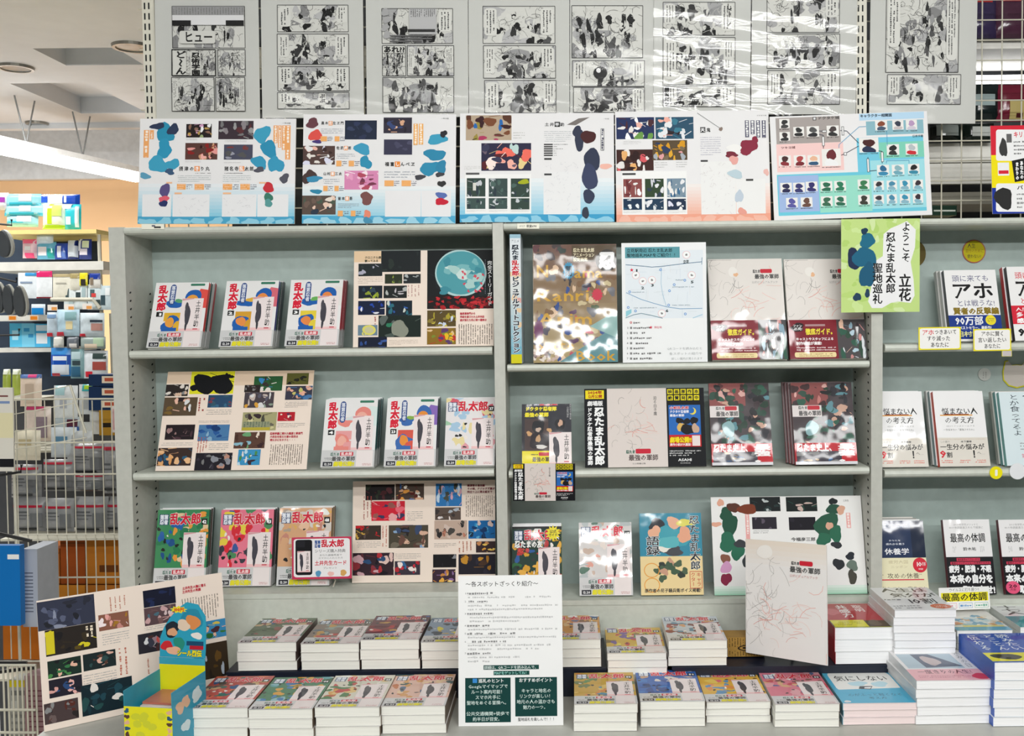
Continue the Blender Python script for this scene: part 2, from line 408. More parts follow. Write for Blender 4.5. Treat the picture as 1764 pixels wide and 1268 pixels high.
for k in (0.3, 0.62):
    p = (b - a) * k
    for o in (-0.16, 0.16): MB().tube([p + Vector((0, 0, 0.06)), p + d * o + Vector((0, 0, 0.6))], 0.004).build('hanger_chain', mat('grey_chain', '8a8c8c', 0.4, 0.5), e)

# ------------------------------------------------------------ bookcase
X0, X1 = P(190, 500, 0).x, P(217, 500, 0).x                # left end panel
XD0, XD1 = P(850, 500, 0).x, P(868.5, 500, 0).x            # middle divider
XE0, XE1 = P(1501, 500, 0).x, P(1520.5, 500, 0).x          # right divider
XR = 1.32
DEP = 0.155
def zat(x, y): return P(x, y, -0.004).z
ZTOP = zat(860, 384.5)
ZS = {(1, 1): zat(540, 601), (1, 2): zat(540, 812), (1, 3): zat(700, 1021), (2, 1): zat(1180, 625), (2, 2): zat(1180, 808), (2, 3): zat(1150, 1033),
      (3, 1): zat(1640, 592), (3, 2): zat(1640, 809), (3, 3): zat(1640, 1033)}
ZT = P(1040, 1262, -0.411).z                                # counter top
def lip(z, h=0.0195):
    return [(DEP, z - h), (0.004, z - h), (-0.003, z - h * 0.8), (-0.006, z - h * 0.5), (-0.004, z - h * 0.12), (0.001, z), (DEP, z)]
slot = MB().box((-0.0008, -0.0035, -0.0016), (0.0008, 0.0035, 0.0016)).mesh('slot'); slot.materials.append(M_DARK)
def slots(parent, x, y, z0, z1, step=0.0196):
    z = z0
    while z < z1:
        o = obj('slot', slot, parent); o.location = (x, y, z); o.rotation_euler.x = 0.35; z += step
bays = {1: (X1, XD0, 'left'), 2: (XD1, XE0, 'middle'), 3: (XE1, XR, 'right')}
BC = {}
for k, (xa, xb, nm) in bays.items():
    e = empty('bookcase', {1: 'grey steel bookcase bay at left with perforated end panel', 2: 'middle grey steel bookcase bay behind the white map sheet', 3: 'right grey steel bookcase bay cut off by the photo edge'}[k], 'bookcase', Matrix.Translation((0, 0, 0)), 'joined steel bookcase bays')
    BC[k] = e
    MB().box((xa, DEP, ZT), (xb, DEP + 0.01, ZTOP - 0.004)).build('back_panel', M_BACK, e)
    MB().extrude_x(lip(ZTOP, 0.0165), xa + 0.001, xb - 0.001).build('top_board', M_SHELF, e)
    for r in (1, 2):
        MB().extrude_x(lip(ZS[k, r], 0.019 if k != 2 or r == 2 else 0.017), xa + 0.005, xb - 0.005).build('shelf_board', M_SHELF, e)
    zb = ZS[k, 3]
    MB().box((xa, -0.002, zb - 0.012), (xb, DEP, zb)).build('bottom_board', M_SHELF, e)
    MB().box((xa, 0.0, ZT), (xb, 0.012, zb - 0.012)).build('kick_panel', M_SHELF, e)
MB().box((X0, 0, ZT), (X1, DEP + 0.012, ZTOP + 0.001)).build('end_panel', M_POST, BC[1])
MB().box((XD0, -0.001, ZT), (XD1, DEP + 0.012, ZTOP + 0.001)).build('divider_panel', M_POST, BC[1])
MB().box((XE0, -0.001, ZT), (XE1, DEP + 0.012, ZTOP + 0.001)).build('divider_panel', M_POST, BC[2])
for yy in (0.022, 0.135):
    slots(BC[1], X1 + 0.0004, yy, ZT + 0.16, ZTOP - 0.15)
    slots(BC[2], XE0 - 0.0004, yy, ZT + 0.16, ZTOP - 0.06)
# counter in front
e = empty('display_counter', 'long pale grey counter carrying the stacked books', 'counter', Matrix.Translation((0, -0.3, 0)))
MB().box((X0 + 0.005, -0.27, ZT - 0.03), (XR, 0.3 + DEP, ZT)).build('counter_top', M_TABLE, e)
MB().box((X0 + 0.03, -0.24, 0.08), (XR, 0.3 + DEP, ZT - 0.03)).build('counter_body', M_SHELF, e)
MB().box((X0 + 0.06, -0.20, 0), (XR, 0.3 + DEP, 0.08)).build('plinth', M_BLACK, e)
# dark risers on the counter
ZR = ZT + 0.064
for xa, xb, lb in ((395, 828, 'dark navy riser under the back row of stacks, left'), (905, 1043, 'short dark navy riser behind the white guide sheet'), (1158, 1545, 'dark navy riser beneath the tall sketch card')):
    pa, pb = P(xa, 1150, -0.2).x, P(xb, 1150, -0.2).x
    e = empty('riser', lb, 'riser', Matrix.Translation(((pa + pb) / 2, -0.11, ZT)), 'dark risers on the counter')
    w = (pb - pa) / 2; bb = MB(); bb.box((-w, -0.105, 0.0005), (w, 0.105, 0.058)); bb.build('riser_body', M_NAVY, e)
    MB().box((-w - 0.002, -0.107, 0.058), (w + 0.002, 0.105, 0.0635)).build('riser_lid', M_NAVY, e)
# price tags on the top edge
for x0, x1, y0, y1, Y, tx, lb in ((244, 283, 386, 395, -0.008, None, 'torn white label strip at the left end of the top board'), (891, 929, 385, 394, -0.008, ('¥', '495円'), 'small cream price label on the middle top board edge')):
    sh = lean_sheet((x0, y1), (x1, y1), y0, Y, 0)
    ik = board('price_label', lb, 'label', sh, 'f1efdf', 0.0008)
    if tx: ik.T('4957', .1, .25, .35, .75, '777'); ik.T('税抜690', .42, .2, .88, .8, '444', bold=.03)
    else: ik.R(.45, .2, .6, .5, '667'); ik.R(.55, .45, .85, .8, '444')
    ik.build('printed_face', ik.e)

# ------------------------------------------------------------ slotted posts and lattice above
YP = 0.125
pslot = MB().box((-0.0017, -0.0006, -0.0078), (0.0017, 0.0006, 0.0078)).mesh('slot'); pslot.materials.append(M_DARK)
for xa, xb, lb in ((247, 268, 'cream slotted steel upright at the left end'), (1475, 1493, 'cream slotted steel upright between the last two comic pages')):
    a, b = P(xa, 100, YP), P(xb, 100, YP); cx, w = (a.x + b.x) / 2, (b.x - a.x) / 2
    e = empty('slotted_post', lb, 'post', Matrix.Translation((cx, YP, ZTOP)), 'slotted uprights above the bookcase')
    MB().box((-w, 0, 0), (w, 0.03, 0.62)).build('post_body', mat('cream_steel', 'd8d5c6', 0.4), e)
    z = 0.2
    while z < 0.61:
        for dx in (-0.0052, 0.0052):
            o = obj('slot', pslot, e); o.location = (dx - w * 0.2, -0.0003, z)
        z += 0.0253
e = empty('wire_lattice', 'cream wire lattice panel behind the comic pages', 'lattice', Matrix.Translation((0, 0.164, ZTOP)))
xg = P(1622, 270, 0.164).x; wl_ = P(1700, 208, 0.164).z
vw = MB().tube([(0, 0, 0.002), (0, 0, 0.62)], 0.0018).mesh('wire'); vw.materials.append(M_WIRE)
hw = MB().tube([(-1.08, -0.003, 0), (1.32, -0.003, 0)], 0.0018).mesh('wire'); hw.materials.append(M_WIRE)
for i in range(-42, 10):
    x = xg + 0.05 * i
    if -1.05 < x < 1.3: obj('wire', vw, e).location = (x, 0, 0)
for i in range(-5, 8):
    z = wl_ - ZTOP + 0.0497 * i
    if 0 < z < 0.62: obj('wire', hw, e).location = (0, 0, z)
# rear side of the gondola seen through the lattice
M_RW = mat('white_rear_shelf', 'f2f0e8', 0.5)
e = empty('rear_shelving', 'white shelving of the next aisle seen through the lattice', 'shelving', Matrix.Translation((0, 0.3, ZTOP)))
MB().box((-1.0, 0.28, 0), (1.7, 0.3, 0.9)).build('back_panel', mat('dark_rear_panel', '2a2c2e', 0.7), e)
for y0, y1, Y in ((67, 84, 0.30), (246, 279, 0.30), (281, 316, 0.30)):
    za, zb = P(1700, y1, Y).z - ZTOP, P(1700, y0, Y).z - ZTOP
    MB().box((-1.0 if y0 < 100 else 0.8, 0, za), (1.7, 0.24 if y0 < 100 else 0.02, zb)).build('shelf_board', M_RW, e)
za = P(1700, 350, 0.3).z - ZTOP
MB().box((0.8, 0, za - 0.002), (1.7, 0.2, za + 0.03)).build('shelf_board', mat('grey_rear_shelf', '8f8c80', 0.6), e)
def pouch(name, label, cat, x0, y0, x1, y1, Y, col, acc=(), t=0.05, group=None, bulge=0.6, rough=0.3, rot=0, n=6, mname=None):
    """a soft pack facing the viewer, given by its place in the photo and its depth; acc = printed fields (u0,v0,u1,v1,colour)"""
    sh = lean_sheet((x0, y1), (x1, y1), y0, Y, 3)
    e = empty(name, label, cat, sh.mw @ Matrix.Rotation(math.radians(rot), 4, 'Z'), group)
    m = MB(); w, h = sh.w, sh.h
    def zz(i, j): u, v = i / n * 2 - 1, j / n * 2 - 1; return t * bulge * (1 - u ** 4) ** 0.5 * (1 - v ** 4) ** 0.5
    for s in (1, -1):
        for j in range(n + 1):
            for i in range(n + 1): m.v.append(((i / n - 0.5) * w, j / n * h, s * zz(i, j) / 2))
    k = (n + 1) ** 2
    for j in range(n):
        for i in range(n):
            a = j * (n + 1) + i; q = (a, a + 1, a + n + 2, a + n + 1); m.f.append(q); m.f.append(tuple(k + c for c in q[::-1]))
    m.build('pack_body', mat('pack_' + col, col, rough, 0, 0.08, 60, 0.12), e, True)
    zl = 0.0001; N = 5
    for u0, v0, u1, v1, c in acc:
        ik = Ink(sh)
        for j in range(N + 1):
            for i in range(N + 1):
                u = u0 + (u1 - u0) * i / N; v = v0 + (v1 - v0) * j / N; uu, vv = u * 2 - 1, v * 2 - 1
                ik.v.append(((u - 0.5) * w, (1 - v) * h, t * bulge * max(0, 1 - uu ** 4) ** 0.5 * max(0, 1 - vv ** 4) ** 0.5 / 2 + 0.0008 + zl))
        for j in range(N):
            for i in range(N): q = j * (N + 1) + i; ik.f.append((q + N + 1, q + N + 2, q + 1, q)); ik.c.append(c)
        ik.build('printed_label', e, M_GLOSS); zl += 2e-4
    return e
for i, a in enumerate((
    (1668, -12, 1716, 66, '3a3050', ((.2, .1, .8, .25, 'a33'),), 'dark plum garment bag on the topmost rear shelf'),
    (1716, -12, 1772, 66, '4a2a3c', ((.1, .05, .7, .22, 'c44'),), 'dark wine garment bag at the top right behind the lattice'),
    (1672, 145, 1720, 210, '152020', ((.1, .3, .8, .6, '9aa'),), 'black garment bag with grey label behind the lattice'),
    (1716, 146, 1772, 210, '6d1c30', ((.35, .45, .95, .95, 'b5a468'), (.55, .8, .75, .92, '411')), 'maroon garment bag with tan label behind the lattice'),
    (1602, 214, 1656, 245, '101c18', ((.15, .1, .85, .7, 'aab3b0'),), 'black bag with white label under the last comic page'),
    (1658, 212, 1712, 245, '101c18', ((.25, .25, .85, .75, 'c2c6c2'),), 'black bag with barcode label beside the striped poster'))):
    x0, y0, x1, y1, c, acc, lb = a
    pouch('garment_bag', lb, 'bag', x0, y0, x1, y1, 0.27, c, acc, 0.05, 'garment bags on the rear shelves', rough=0.15)
sh = lean_sheet((1604, 371), (1648, 371), 354, 0.22, 0)
ik = board('small_carton', 'small dark green carton with white stripe behind the lattice', 'box', sh, '1d3a2c', 0.06, core=mat('olive_card', '8b8f72', 0.7)); ik.R(.1, .45, .95, .6, 'dfe6dc'); ik.build('printed_face', ik.e)

lz = P(1717, 137, .5); tag(MB().tube([Vector((-.1, 0, 0)), Vector((.1, 0, 0))], .012, 10).build('shelf_lamp', mat('lit_shelf_tube', 'ffffff', .5, emit=6.0)), 'short lit tube lamp on the next aisle shelf, behind the lattice', 'lamp').location = lz

# ------------------------------------------------------------ comic pages in clear sleeves (drawn people left out)
def panel(ik, x0, y0, x1, y1, dark=0.3, bub=1, seed=0, bubside=0):
    r = ik.rng; cl = (0, 0, 1, 1); asp = (x1 - x0) / (y1 - y0); old = ik.inside(x0, y0, x1, y1)
    ik.R(0, 0, 1, 1, 'd4d4ce')
    kk = min(1.0, 62 / (y1 - y0)); kx = min(1.0, 125 / (x1 - x0)) * kk ** .5; q_ = 1 / kk
    for k in range(int(7 * q_)): ik.B(r.random(), r.random(), r.uniform(.05, .18) * kx, r.uniform(.1, .28) * kk, r.choice(('aaa', '9c9c9c', 'b4b4b4', 'bbb', '888')), .2, 14, cl)
    for k in range(int((5 + dark * 22) * q_)): ik.B(r.uniform(.1, .9), r.uniform(.22, 1), r.uniform(.015, .065) * kx, r.uniform(.05, .2) * kk, r.choice(('161616', '1b1b1b', '222', '333', '555')), .3, 14, cl)
    for k in range(int(14 * q_)): ik.B(r.uniform(.1, .9), r.uniform(.25, .95), r.uniform(.01, .04) * kx, r.uniform(.03, .11) * kk, 'd8d8d2', .22, 12, cl)
    for k in range(int(105 * q_)):
        a = r.uniform(.02, .98), r.uniform(.04, .97); t = r.uniform(0, 6.28); l = r.uniform(.03, .13) * kk; bend = r.uniform(-1.2, 1.2)
        pts = [a]
        for q in range(3): x, y = pts[-1]; pts.append((min(1, max(0, x + l / asp * math.cos(t))), min(1, max(0, y + l * math.sin(t))))); t += bend
        ik.line(pts, r.uniform(.0003, .0009), r.choice(('222', '2a2a2a', '444', 'd8d8d2')))
    for k in range(bub):
        bw, bh = r.uniform(.13, .19), r.uniform(.55, .85); side = (k + bubside) % 2
        bx = 1 - bw - .02 if side == 0 else .02; by = .05
        ik.RR(bx, by, bx + bw, by + bh, bw * .4, 'dadad4'); ik.L(bx + bw * .12, by + bh * .08, bx + bw * .88, by + bh * .92, 3, '444', True, .55)
    ik.frame(0, 0, 1, 1, .0013, '222'); ik.m = old
pages = [
 (270, 448, -40, 205, ((297, 11, 422, 83, .2, 0), (297, 86, 372, 131, .1, 0), (376, 86, 423, 131, .1, 1), (297, 134, 370, 192, .45, 1), (373, 134, 423, 192, .25, 1)), 'leftmost comic page, with a large gate panel on top'),
 (452, 627, -40, 203, ((478, 9, 600, 55, .25, 2), (478, 59, 601, 111, .5, 2), (479, 115, 602, 157, .5, 2), (479, 160, 602, 188, .2, 1)), 'second comic page from the left, four wide panels'),
 (632, 807, -40, 201, ((658, 15, 780, 75, .3, 1), (659, 79, 699, 131, .5, 0), (702, 79, 782, 131, .5, 2), (660, 134, 782, 194, .9, 0)), 'third comic page from the left, with bold hiragana and question marks'),
 (808, 981, -40, 200, ((832, 11, 956, 75, .3, 2), (833, 79, 957, 135, .6, 2), (835, 139, 958, 195, .7, 2)), 'fourth comic page from the left, three equal panels'),
 (982, 1138, -40, 198, ((985, 10, 1107, 100, .8, 0), (986, 105, 1110, 149, .4, 2), (988, 151, 1110, 194, .95, 1)), 'fifth comic page from the left, tall crowded top panel'),
 (1126, 1292, -40, 197, ((1142, 4, 1266, 61, .6, 2), (1142, 65, 1266, 146, .7, 2), (1142, 149, 1266, 184, .6, 2)), 'sixth comic page from the left, glare across its middle panel'),
 (1294, 1474, -40, 197, ((1321, -20, 1446, 56, .4, 1), (1321, 59, 1446, 118, .6, 0), (1322, 122, 1446, 180, .35, 2)), 'comic page just left of the right slotted upright'),
 (1497, 1680, -40, 213, ((1526, -20, 1651, 125, .35, 2), (1528, 129, 1654, 180, .3, 2)), 'rightmost comic page beside the open lattice')]
for i, (x0, x1, yt, yb, pn, lb) in enumerate(pages):
    Y = 0.115 if i != 5 else 0.111
    if i == 7: Y = 0.118
    sh = lean_sheet((x0, yb), (x1, yb), yt, Y, 0)
    e = empty('comic_page', lb, 'poster', sh.mw, 'comic page prints above the bookcase')
    MB().box((-sh.w / 2, 0, -0.0015), (sh.w / 2, sh.h, 0)).build('paper_sheet', mat('grey_white_paper', 'c4c4bd', 0.6, 0, 0.03), e)
    ik = Ink(sh, seed=40 + i); ik.R(0, 0, 1, 1, 'c9cac5'); ik.zoom(0, 0, 1)
    for k, (a, b, c, d, dk, bu) in enumerate(pn): panel(ik, a, b, c, d, dk, bu, bubside=k)
    if i == 0:
        ik.R(298, 12, 421, 27, '999'); ik.L(298, 14, 421, 26, 26, '666', True, .3); ik.R(298, 27, 421, 44, 'ddd'); ik.R(298, 36, 330, 45, '222'); ik.R(390, 36, 421, 45, '222')
        ik.RR(310, 54, 372, 76, 4, 'd4d4ce'); ik.T('ヒュー', 318, 54, 368, 75, '222', bold=.03)
        ik.R(299, 88, 322, 130, 'd4d4ce'); ik.T('ど〜ん', 303, 88, 322, 130, '222', True, .04); ik.R(329, 91, 347, 131, 'd8d8d2'); ik.T('忍術学園', 331, 91, 346, 131, '222', True, .05); ik.frame(297, 86, 372, 131, .0013, '222')
    if i == 1: ik.RR(549, 161, 562, 180, 3, 'd4d4ce'); ik.T('ぷぷ', 551, 162, 561, 178, '222', True, .05)
    if i == 2:
        ik.R(660, 80, 698, 92, 'd4d4ce'); ik.T('あれ??', 661, 80, 698, 92, '222', bold=.05)
        ik.R(705, 16, 752, 60, 'bbb'); ik.L(707, 17, 728, 30, 6, '333', True, .5); ik.L(730, 17, 750, 30, 6, '333', True, .5); ik.R(703, 51, 750, 56, '333')
        for k in range(4): ik.B(664 + 3 * (k % 2), 22 + 13 * k, 7, 6, 'aaa', .2); ik.L(672, 60, 745, 74, 3, '666', False, .7)
    if i == 5: ik.R(1143, 150, 1154, 184, 'ddd'); ik.T('勝負だッ', 1144, 151, 1153, 183, '222', True, .06); ik.T('しーッ', 1251, 6, 1261, 45, '222', True, .03)
    if i == 4: ik.B(1034, 126, 12, 11, '1b1b1b', .02, 20); ik.B(1031, 122, 4, 4, 'eee', .05, 12)
    ik.build('printed_panels', e)
    sv = MB(); n = 22; r = random.Random(i)
    ph = r.uniform(0, 6); amp = 0.0018 if i in (5, 6) else 0.0004
    for j in range(n + 1):
        for q in range(7):
            u, v = q / 6 - .5, j / n
            sv.v.append((u * (sh.w + .004), -0.004 + v * (sh.h + .008), 0.006 + amp * math.sin(v * 40 + ph + u * 5) + amp * .8 * math.sin(v * 17 + u * 9 + i)))
    for j in range(n):
        for q in range(6): a = j * 7 + q; sv.f.append((a, a + 1, a + 8, a + 7))
    sv.build('plastic_sleeve', M_SLEEVE if i in (5, 6) else M_SLEEVE_F, e, True)

# ------------------------------------------------------------ five setting boards standing on the top board
def tint(ik, c0, c1, band, v=.62):
    ik.grad(0, v, 1, .93, c0, c1, 9); ik.R(0, .93, 1, 1, band)
    for k in range(9): ik.B(.06 + .11 * k, .985, .05, .04, c1, .3, 10, (0, .93, 1, 1))
YB = 0.018
BX = 'board of printed film scenes'
def topboard(lb, bl, br, top, Y, o, lean=6, base='e9e8e8', seed=3):
    sh = lean_sheet(bl, br, top, Y, lean)
    ik = board('display_board', lb, 'board', sh, base, 0.004, group='printed boards on the top of the bookcase', seed=seed); return ik
# A
ik = topboard('leftmost printed board on top, pale blue lower border with two teal shapes', (237, 385.5), (507, 385.5), 204.5, YB, 0)
tint(ik, 'e6ebee', '8fcbe0', '4aa3c8'); ik.zoom(230, 190, 6)
for b in ((90, 870, 388, 1100), (405, 870, 785, 1100), (915, 870, 1270, 1100), (1280, 870, 1600, 1100)): ik.R(*b, 'e9e9ea')
ik.S(545, 142, 808, 282, '241c1c', '865 c9b 9a7 eee b95'); ik.S(535, 338, 868, 510, '5a3a34', 'e59a94 c97 f0b0a8 311 822')
ik.S(878, 110, 1240, 300, '3b3038', '777 5a3034 8a8488 999'); ik.S(935, 355, 1232, 510, '4a4c5e', '7b3a38 999aa6 555')
for b, n in (((105, 205, 160, 490), 1), ((170, 205, 210, 300), 1), ((1447, 157, 1490, 340), 1), ((1495, 157, 1530, 385), 1), ((1535, 157, 1575, 410), 1), ((1570, 157, 1622, 510), 1)):
    ik.R(*b, 'eea868'); ik.L(b[0] + 6, b[1] + 6, b[2] - 6, b[3] - 6, 1, 'fbeee0', True, .8)
# loose teal colour fields where the drawn figures stand
for c in ((330, 235, 105, 85, '2c8fb0'), (250, 165, 70, 35, '2f3a55'), (410, 200, 60, 55, '2f3a55'), (320, 400, 80, 90, '2f94b8'), (250, 560, 110, 75, '3f9fc0'), (400, 560, 75, 55, '3f9fc0'), (375, 635, 50, 30, '3c5878'), (120, 680, 52, 34, '5d9dbb'), (1330, 250, 90, 80, '3f9fc0'), (1400, 400, 90, 80, '2f8fb4'), (1300, 540, 80, 65, '3a99bd'), (1470, 560, 75, 90, '3a99bd'), (1300, 615, 50, 30, '555560'), (1560, 705, 45, 50, '555560')): ik.B(*c, irr=.22)
for c in ((325, 830, 55, 70, '5a4f80'), (315, 920, 55, 35, 'e06070'), (310, 965, 42, 35, '2b3566'), (1395, 800, 60, 50, 'c8323c'), (1395, 900, 52, 40, '3c7a68'), (1395, 960, 42, 40, '5a9a98')): ik.B(*c, irr=.15)
for k, ch in enumerate('摂津のきり丸'):
    x = 470 + k * 55
    if k == 3: ik.R(x - 5, 578, x + 50, 630, 'ee9a60')
    ik.T(ch, x, 580, x + 44, 628, 'fff' if k == 3 else '333', bold=.03)
for k, ch in enumerate('猪名寺乱太郎'):
    x = 940 + k * 52
    if k == 3: ik.R(x - 2, 578, x + 50, 630, 'ee9a60')
    ik.T(ch, x, 580, x + 44, 628, 'fff' if k == 3 else '333', bold=.03)
for b in ((640, 642, 800, 660), (935, 642, 1130, 660)): ik.L(*b, 1, '666')
for b in ((460, 668, 800, 745), (925, 668, 1215, 745)): ik.L(*b, 4, '9aa', False, .3)
for b in ((450, 762, 540, 820), (632, 762, 730, 822), (925, 762, 1020, 822), (1105, 762, 1203, 822)): ik.R(*b, 'f0a860'); ik.L(b[0] + 5, b[1], b[2] - 5, b[3], 3, 'f8dcc0', False, .4); ik.L(b[2] + 8, b[1], b[2] + 70, b[3], 3, '556')
for b in ((425, 850, 500, 868), (925, 850, 1010, 868), (340, 742, 400, 758), (1300, 742, 1370, 758)): ik.R(*b, 'f3bd92')
for b in ((545, 290, 660, 312), (535, 522, 700, 540), (945, 310, 1170, 330), (935, 534, 1110, 550)): ik.L(*b, 2, 'aaa', False, .35)
for b in ((430, 900, 770, 1090), (930, 900, 1250, 1090)):
    for k in range(26): x = ik.rng.uniform(b[0], b[2]); y = ik.rng.uniform(b[1], b[3]); ik.line([(x, y), (x + ik.rng.uniform(-30, 30), y + ik.rng.uniform(-18, 18))], .0005, 'c4c4c8')
ik.T('一年は組', 1540, 125, 1625, 143, '444'); ik.build('printed_face', ik.e)
# B
ik = topboard('second printed board on top, four portrait fields in rows at left', (520, 385), (784.5, 385), 197, YB, 0, seed=4)
tint(ik, 'e9eeef', '9fd2e4', '4fa9cf', .66); ik.zoom(505, 185, 6)
ik.R(950, 860, 1320, 1130, 'e9e8e9'); ik.R(1325, 860, 1630, 1130, 'e9e8e9')
ik.S(535, 135, 865, 332, '232c40', '2c3550 303a58 38425e'); ik.S(85, 398, 432, 592, '54403c', 'f0b8a8 e6e6e6 dde 3c2a28 e8e2da'); ik.S(530, 655, 880, 850, 'd98ab4', 'f4c4d8 fae4ec 7a3a50 e8a0c4 b34a60'); ik.S(92, 912, 440, 1108, '5a4c44', '4a5a4c e9c8b4 2c3848 6d5a50 e8dcd0')
ik.S(935, 105, 1228, 268, '34303e', 'd8a888 e6b89c 28242e 3a4a78'); ik.S(938, 332, 1230, 490, '3a3a50', '4e4e66 484860')
for c in ((200, 165, 65, 50, '6a4048'), (230, 290, 62, 62, 'e0544c'), (250, 355, 42, 22, '4a3a78'), (715, 430, 75, 65, '3f9cc0'), (750, 570, 60, 65, '2f90b4'), (170, 720, 70, 75, '4a3a38'), (215, 740, 85, 30, '3f8fb4'), (240, 870, 55, 26, '2f86a8'), (760, 940, 68, 62, '7a4e4c'), (765, 1110, 40, 45, 'e88a70'), (770, 1170, 50, 32, '4a90b0'), (1490, 330, 90, 60, '3f9fc0'), (1555, 275, 36, 36, '2c2c32'), (1465, 490, 100, 65, '2f88ac'), (1420, 630, 110, 70, '2f8cb0'), (1530, 620, 60, 65, '2f84a8'), (1310, 722, 50, 30, '46464c'), (1515, 695, 42, 26, '46464c'), (1535, 790, 40, 34, '333'), (1532, 910, 65, 30, '5a70b0'), (1532, 975, 58, 42, 'c82238')): ik.B(*c, irr=.2)
for t, x, y, hl in (('黒木庄左ヱ門', 290, 145, 2), ('佐武虎若', 448, 402, 2), ('山村喜三太', 312, 668, 2), ('皆本金吾', 462, 924, 2)):
    for k, ch in enumerate(t):
        xx = x + k * 40
        if k == hl: ik.R(xx - 3, y - 2, xx + 38, y + 42, 'ee9f62')
        ik.T(ch, xx, y, xx + 33, y + 36, 'fff' if k == hl else '333', bold=.03)
for k, ch in enumerate('福富しんべヱ'):
    xx = 950 + 53 * k
    if k == 2: ik.R(xx - 4, 560, xx + 50, 615, 'ee9040')
    ik.T(ch, xx, 565, xx + 44, 610, 'fff' if k == 2 else '333', bold=.03)
for b in ((290, 215, 520, 275), (450, 475, 640, 535), (312, 735, 480, 795), (465, 990, 680, 1045), (942, 655, 1260, 735)): ik.L(*b, 3, '8a94a0', False, .35)
for b in ((285, 300, 350, 352), (430, 300, 480, 352), (447, 552, 500, 610), (575, 552, 630, 610), (312, 812, 358, 866), (428, 812, 472, 866), (462, 1068, 515, 1126), (597, 1068, 645, 1126), (945, 756, 1040, 815), (1122, 756, 1218, 815)): ik.R(*b, 'f2b06c'); ik.L(b[2] + 6, b[1], b[2] + 58, b[3], 3, '667')
for b in ((1245, 170, 1288, 390), (1300, 170, 1345, 385)): ik.R(*b, 'f0b060'); ik.L(b[0] + 5, b[1] + 5, b[2] - 5, b[3] - 5, 1, 'fdf0e0', True, .8)
ik.T('一年は組', 1530, 108, 1608, 124, '555'); ik.build('printed_face', ik.e)
# C
ik = topboard('third printed board on top, tall navy shape on its right half', (792, 383), (1058.5, 382), 195, YB, 0, seed=5)
tint(ik, 'e8eef0', '8fcbe2', '3f9fca', .6); ik.zoom(780, 185, 6)
ik.R(128, 690, 810, 1098, 'f2f2f0'); ik.R(938, 668, 1320, 1105, 'eaeaea')
ik.S(135, 82, 607, 340, 'b8a48c', '9a8a40 5a3828 b03a60 2a6ab0 7a4a30 3a1e20'); ik.S(295, 370, 810, 655, '2c2a44', 'f4b4a4 e8d090 f07060 6a5a6a 5a2028 fbe8e0 bfd8d4 3a3a54')
for b in ((145, 732, 337, 922), (372, 735, 565, 924), (600, 735, 792, 928), (145, 938, 337, 1050), (372, 938, 563, 1050), (600, 940, 792, 1055)): ik.S(*b, ik.rng.choice(('3c4e4c', '34463e', '3f5450')), 'c8ccd0 4d6660 2e3c44')
ik.R(208, 780, 240, 860, 'd8d8d0'); ik.B(735, 770, 50, 28, 'a8b020', .2)
for c in ((1285, 250, 45, 60, '343a4e'), (1310, 340, 50, 110, '343a4e'), (1400, 305, 75, 70, '4a2424'), (1440, 540, 90, 110, '31384e'), (1415, 720, 85, 130, '3a4260'), (1405, 920, 55, 80, '323a52'), (1372, 1090, 34, 65, '343a48'), (1580, 610, 60, 30, 'f0b8a8')): ik.B(*c, irr=.1)
ik.Q([(1180, 180), (1270, 185), (1415, 102), (1300, 115)], '7a7470')
for k, ch in enumerate('土井半助'):
    xx = 950 + 53 * k
    if k == 2: ik.R(xx - 4, 150, xx + 52, 202, '222')
    ik.T(ch, xx, 158, xx + 44, 196, 'fff' if k == 2 else '333', bold=.03)
ik.L(945, 240, 1225, 360, 6, 'a8b0b4', False, .3)
for k in range(6): ik.R(942, 377 + 22.5 * k, 1033, 391 + 22.5 * k, '444'); ik.L(1042, 377 + 22.5 * k, 1042 + (150, 35, 95, 40, 30, 30)[k], 391 + 22.5 * k, 1, '666')
ik.R(945, 524, 1022, 543, '444'); ik.R(945, 684, 1022, 703, '444'); ik.R(136, 676, 275, 696, '555')
ik.frame(1530, 222, 1562, 445, .001, '444'); ik.L(1524, 226, 1570, 440, 1, '556', True, .5)
for b in ((625, 250, 745, 330), (120, 605, 285, 650), (145, 1062, 340, 1080), (372, 1062, 565, 1080), (600, 1062, 795, 1080)): ik.L(*b, 3, 'b4b4b0', False, .3)
for k in range(60): x = ik.rng.uniform(950, 1310); y = ik.rng.uniform(560, 1095); ik.line([(x, y), (x + ik.rng.uniform(-30, 30), y + ik.rng.uniform(-30, 30))], .0005, 'c8c8ce')
ik.T('一年は組', 1560, 112, 1615, 126, '555'); ik.build('printed_face', ik.e)
# D
ik = topboard('fourth printed board on top, salmon lower border and crimson shape', (1062, 383.5), (1328, 380.5), 191, YB, 0, seed=6)
tint(ik, 'efe8e4', 'efb8a4', 'eca48c', .66); ik.zoom(1050, 185, 6)
ik.R(130, 660, 800, 1108, 'f2f2f0'); ik.R(945, 560, 1305, 1105, 'ececea'); ik.R(1310, 740, 1612, 1098, 'ececea')
ik.S(70, 103, 462, 328, '22305a', 'f0f0ee e8e4e0 e8b4a8 4a2830 6a9a4a fff'); ik.S(475, 100, 868, 326, '2a5068', 'e4e6e8 dfe2e4 f0b0a0 2a2026 3a7a90 e8eaec'); ik.S(72, 436, 455, 655, '40221e', 'ece8e4 e9b070 d85a60 2c1414 e8e4e0'); ik.S(445, 340, 803, 545, '5a4a34', 'e0a830 d89a20 e0a0a0 7a6a50 2a3a5a a8b0b8')
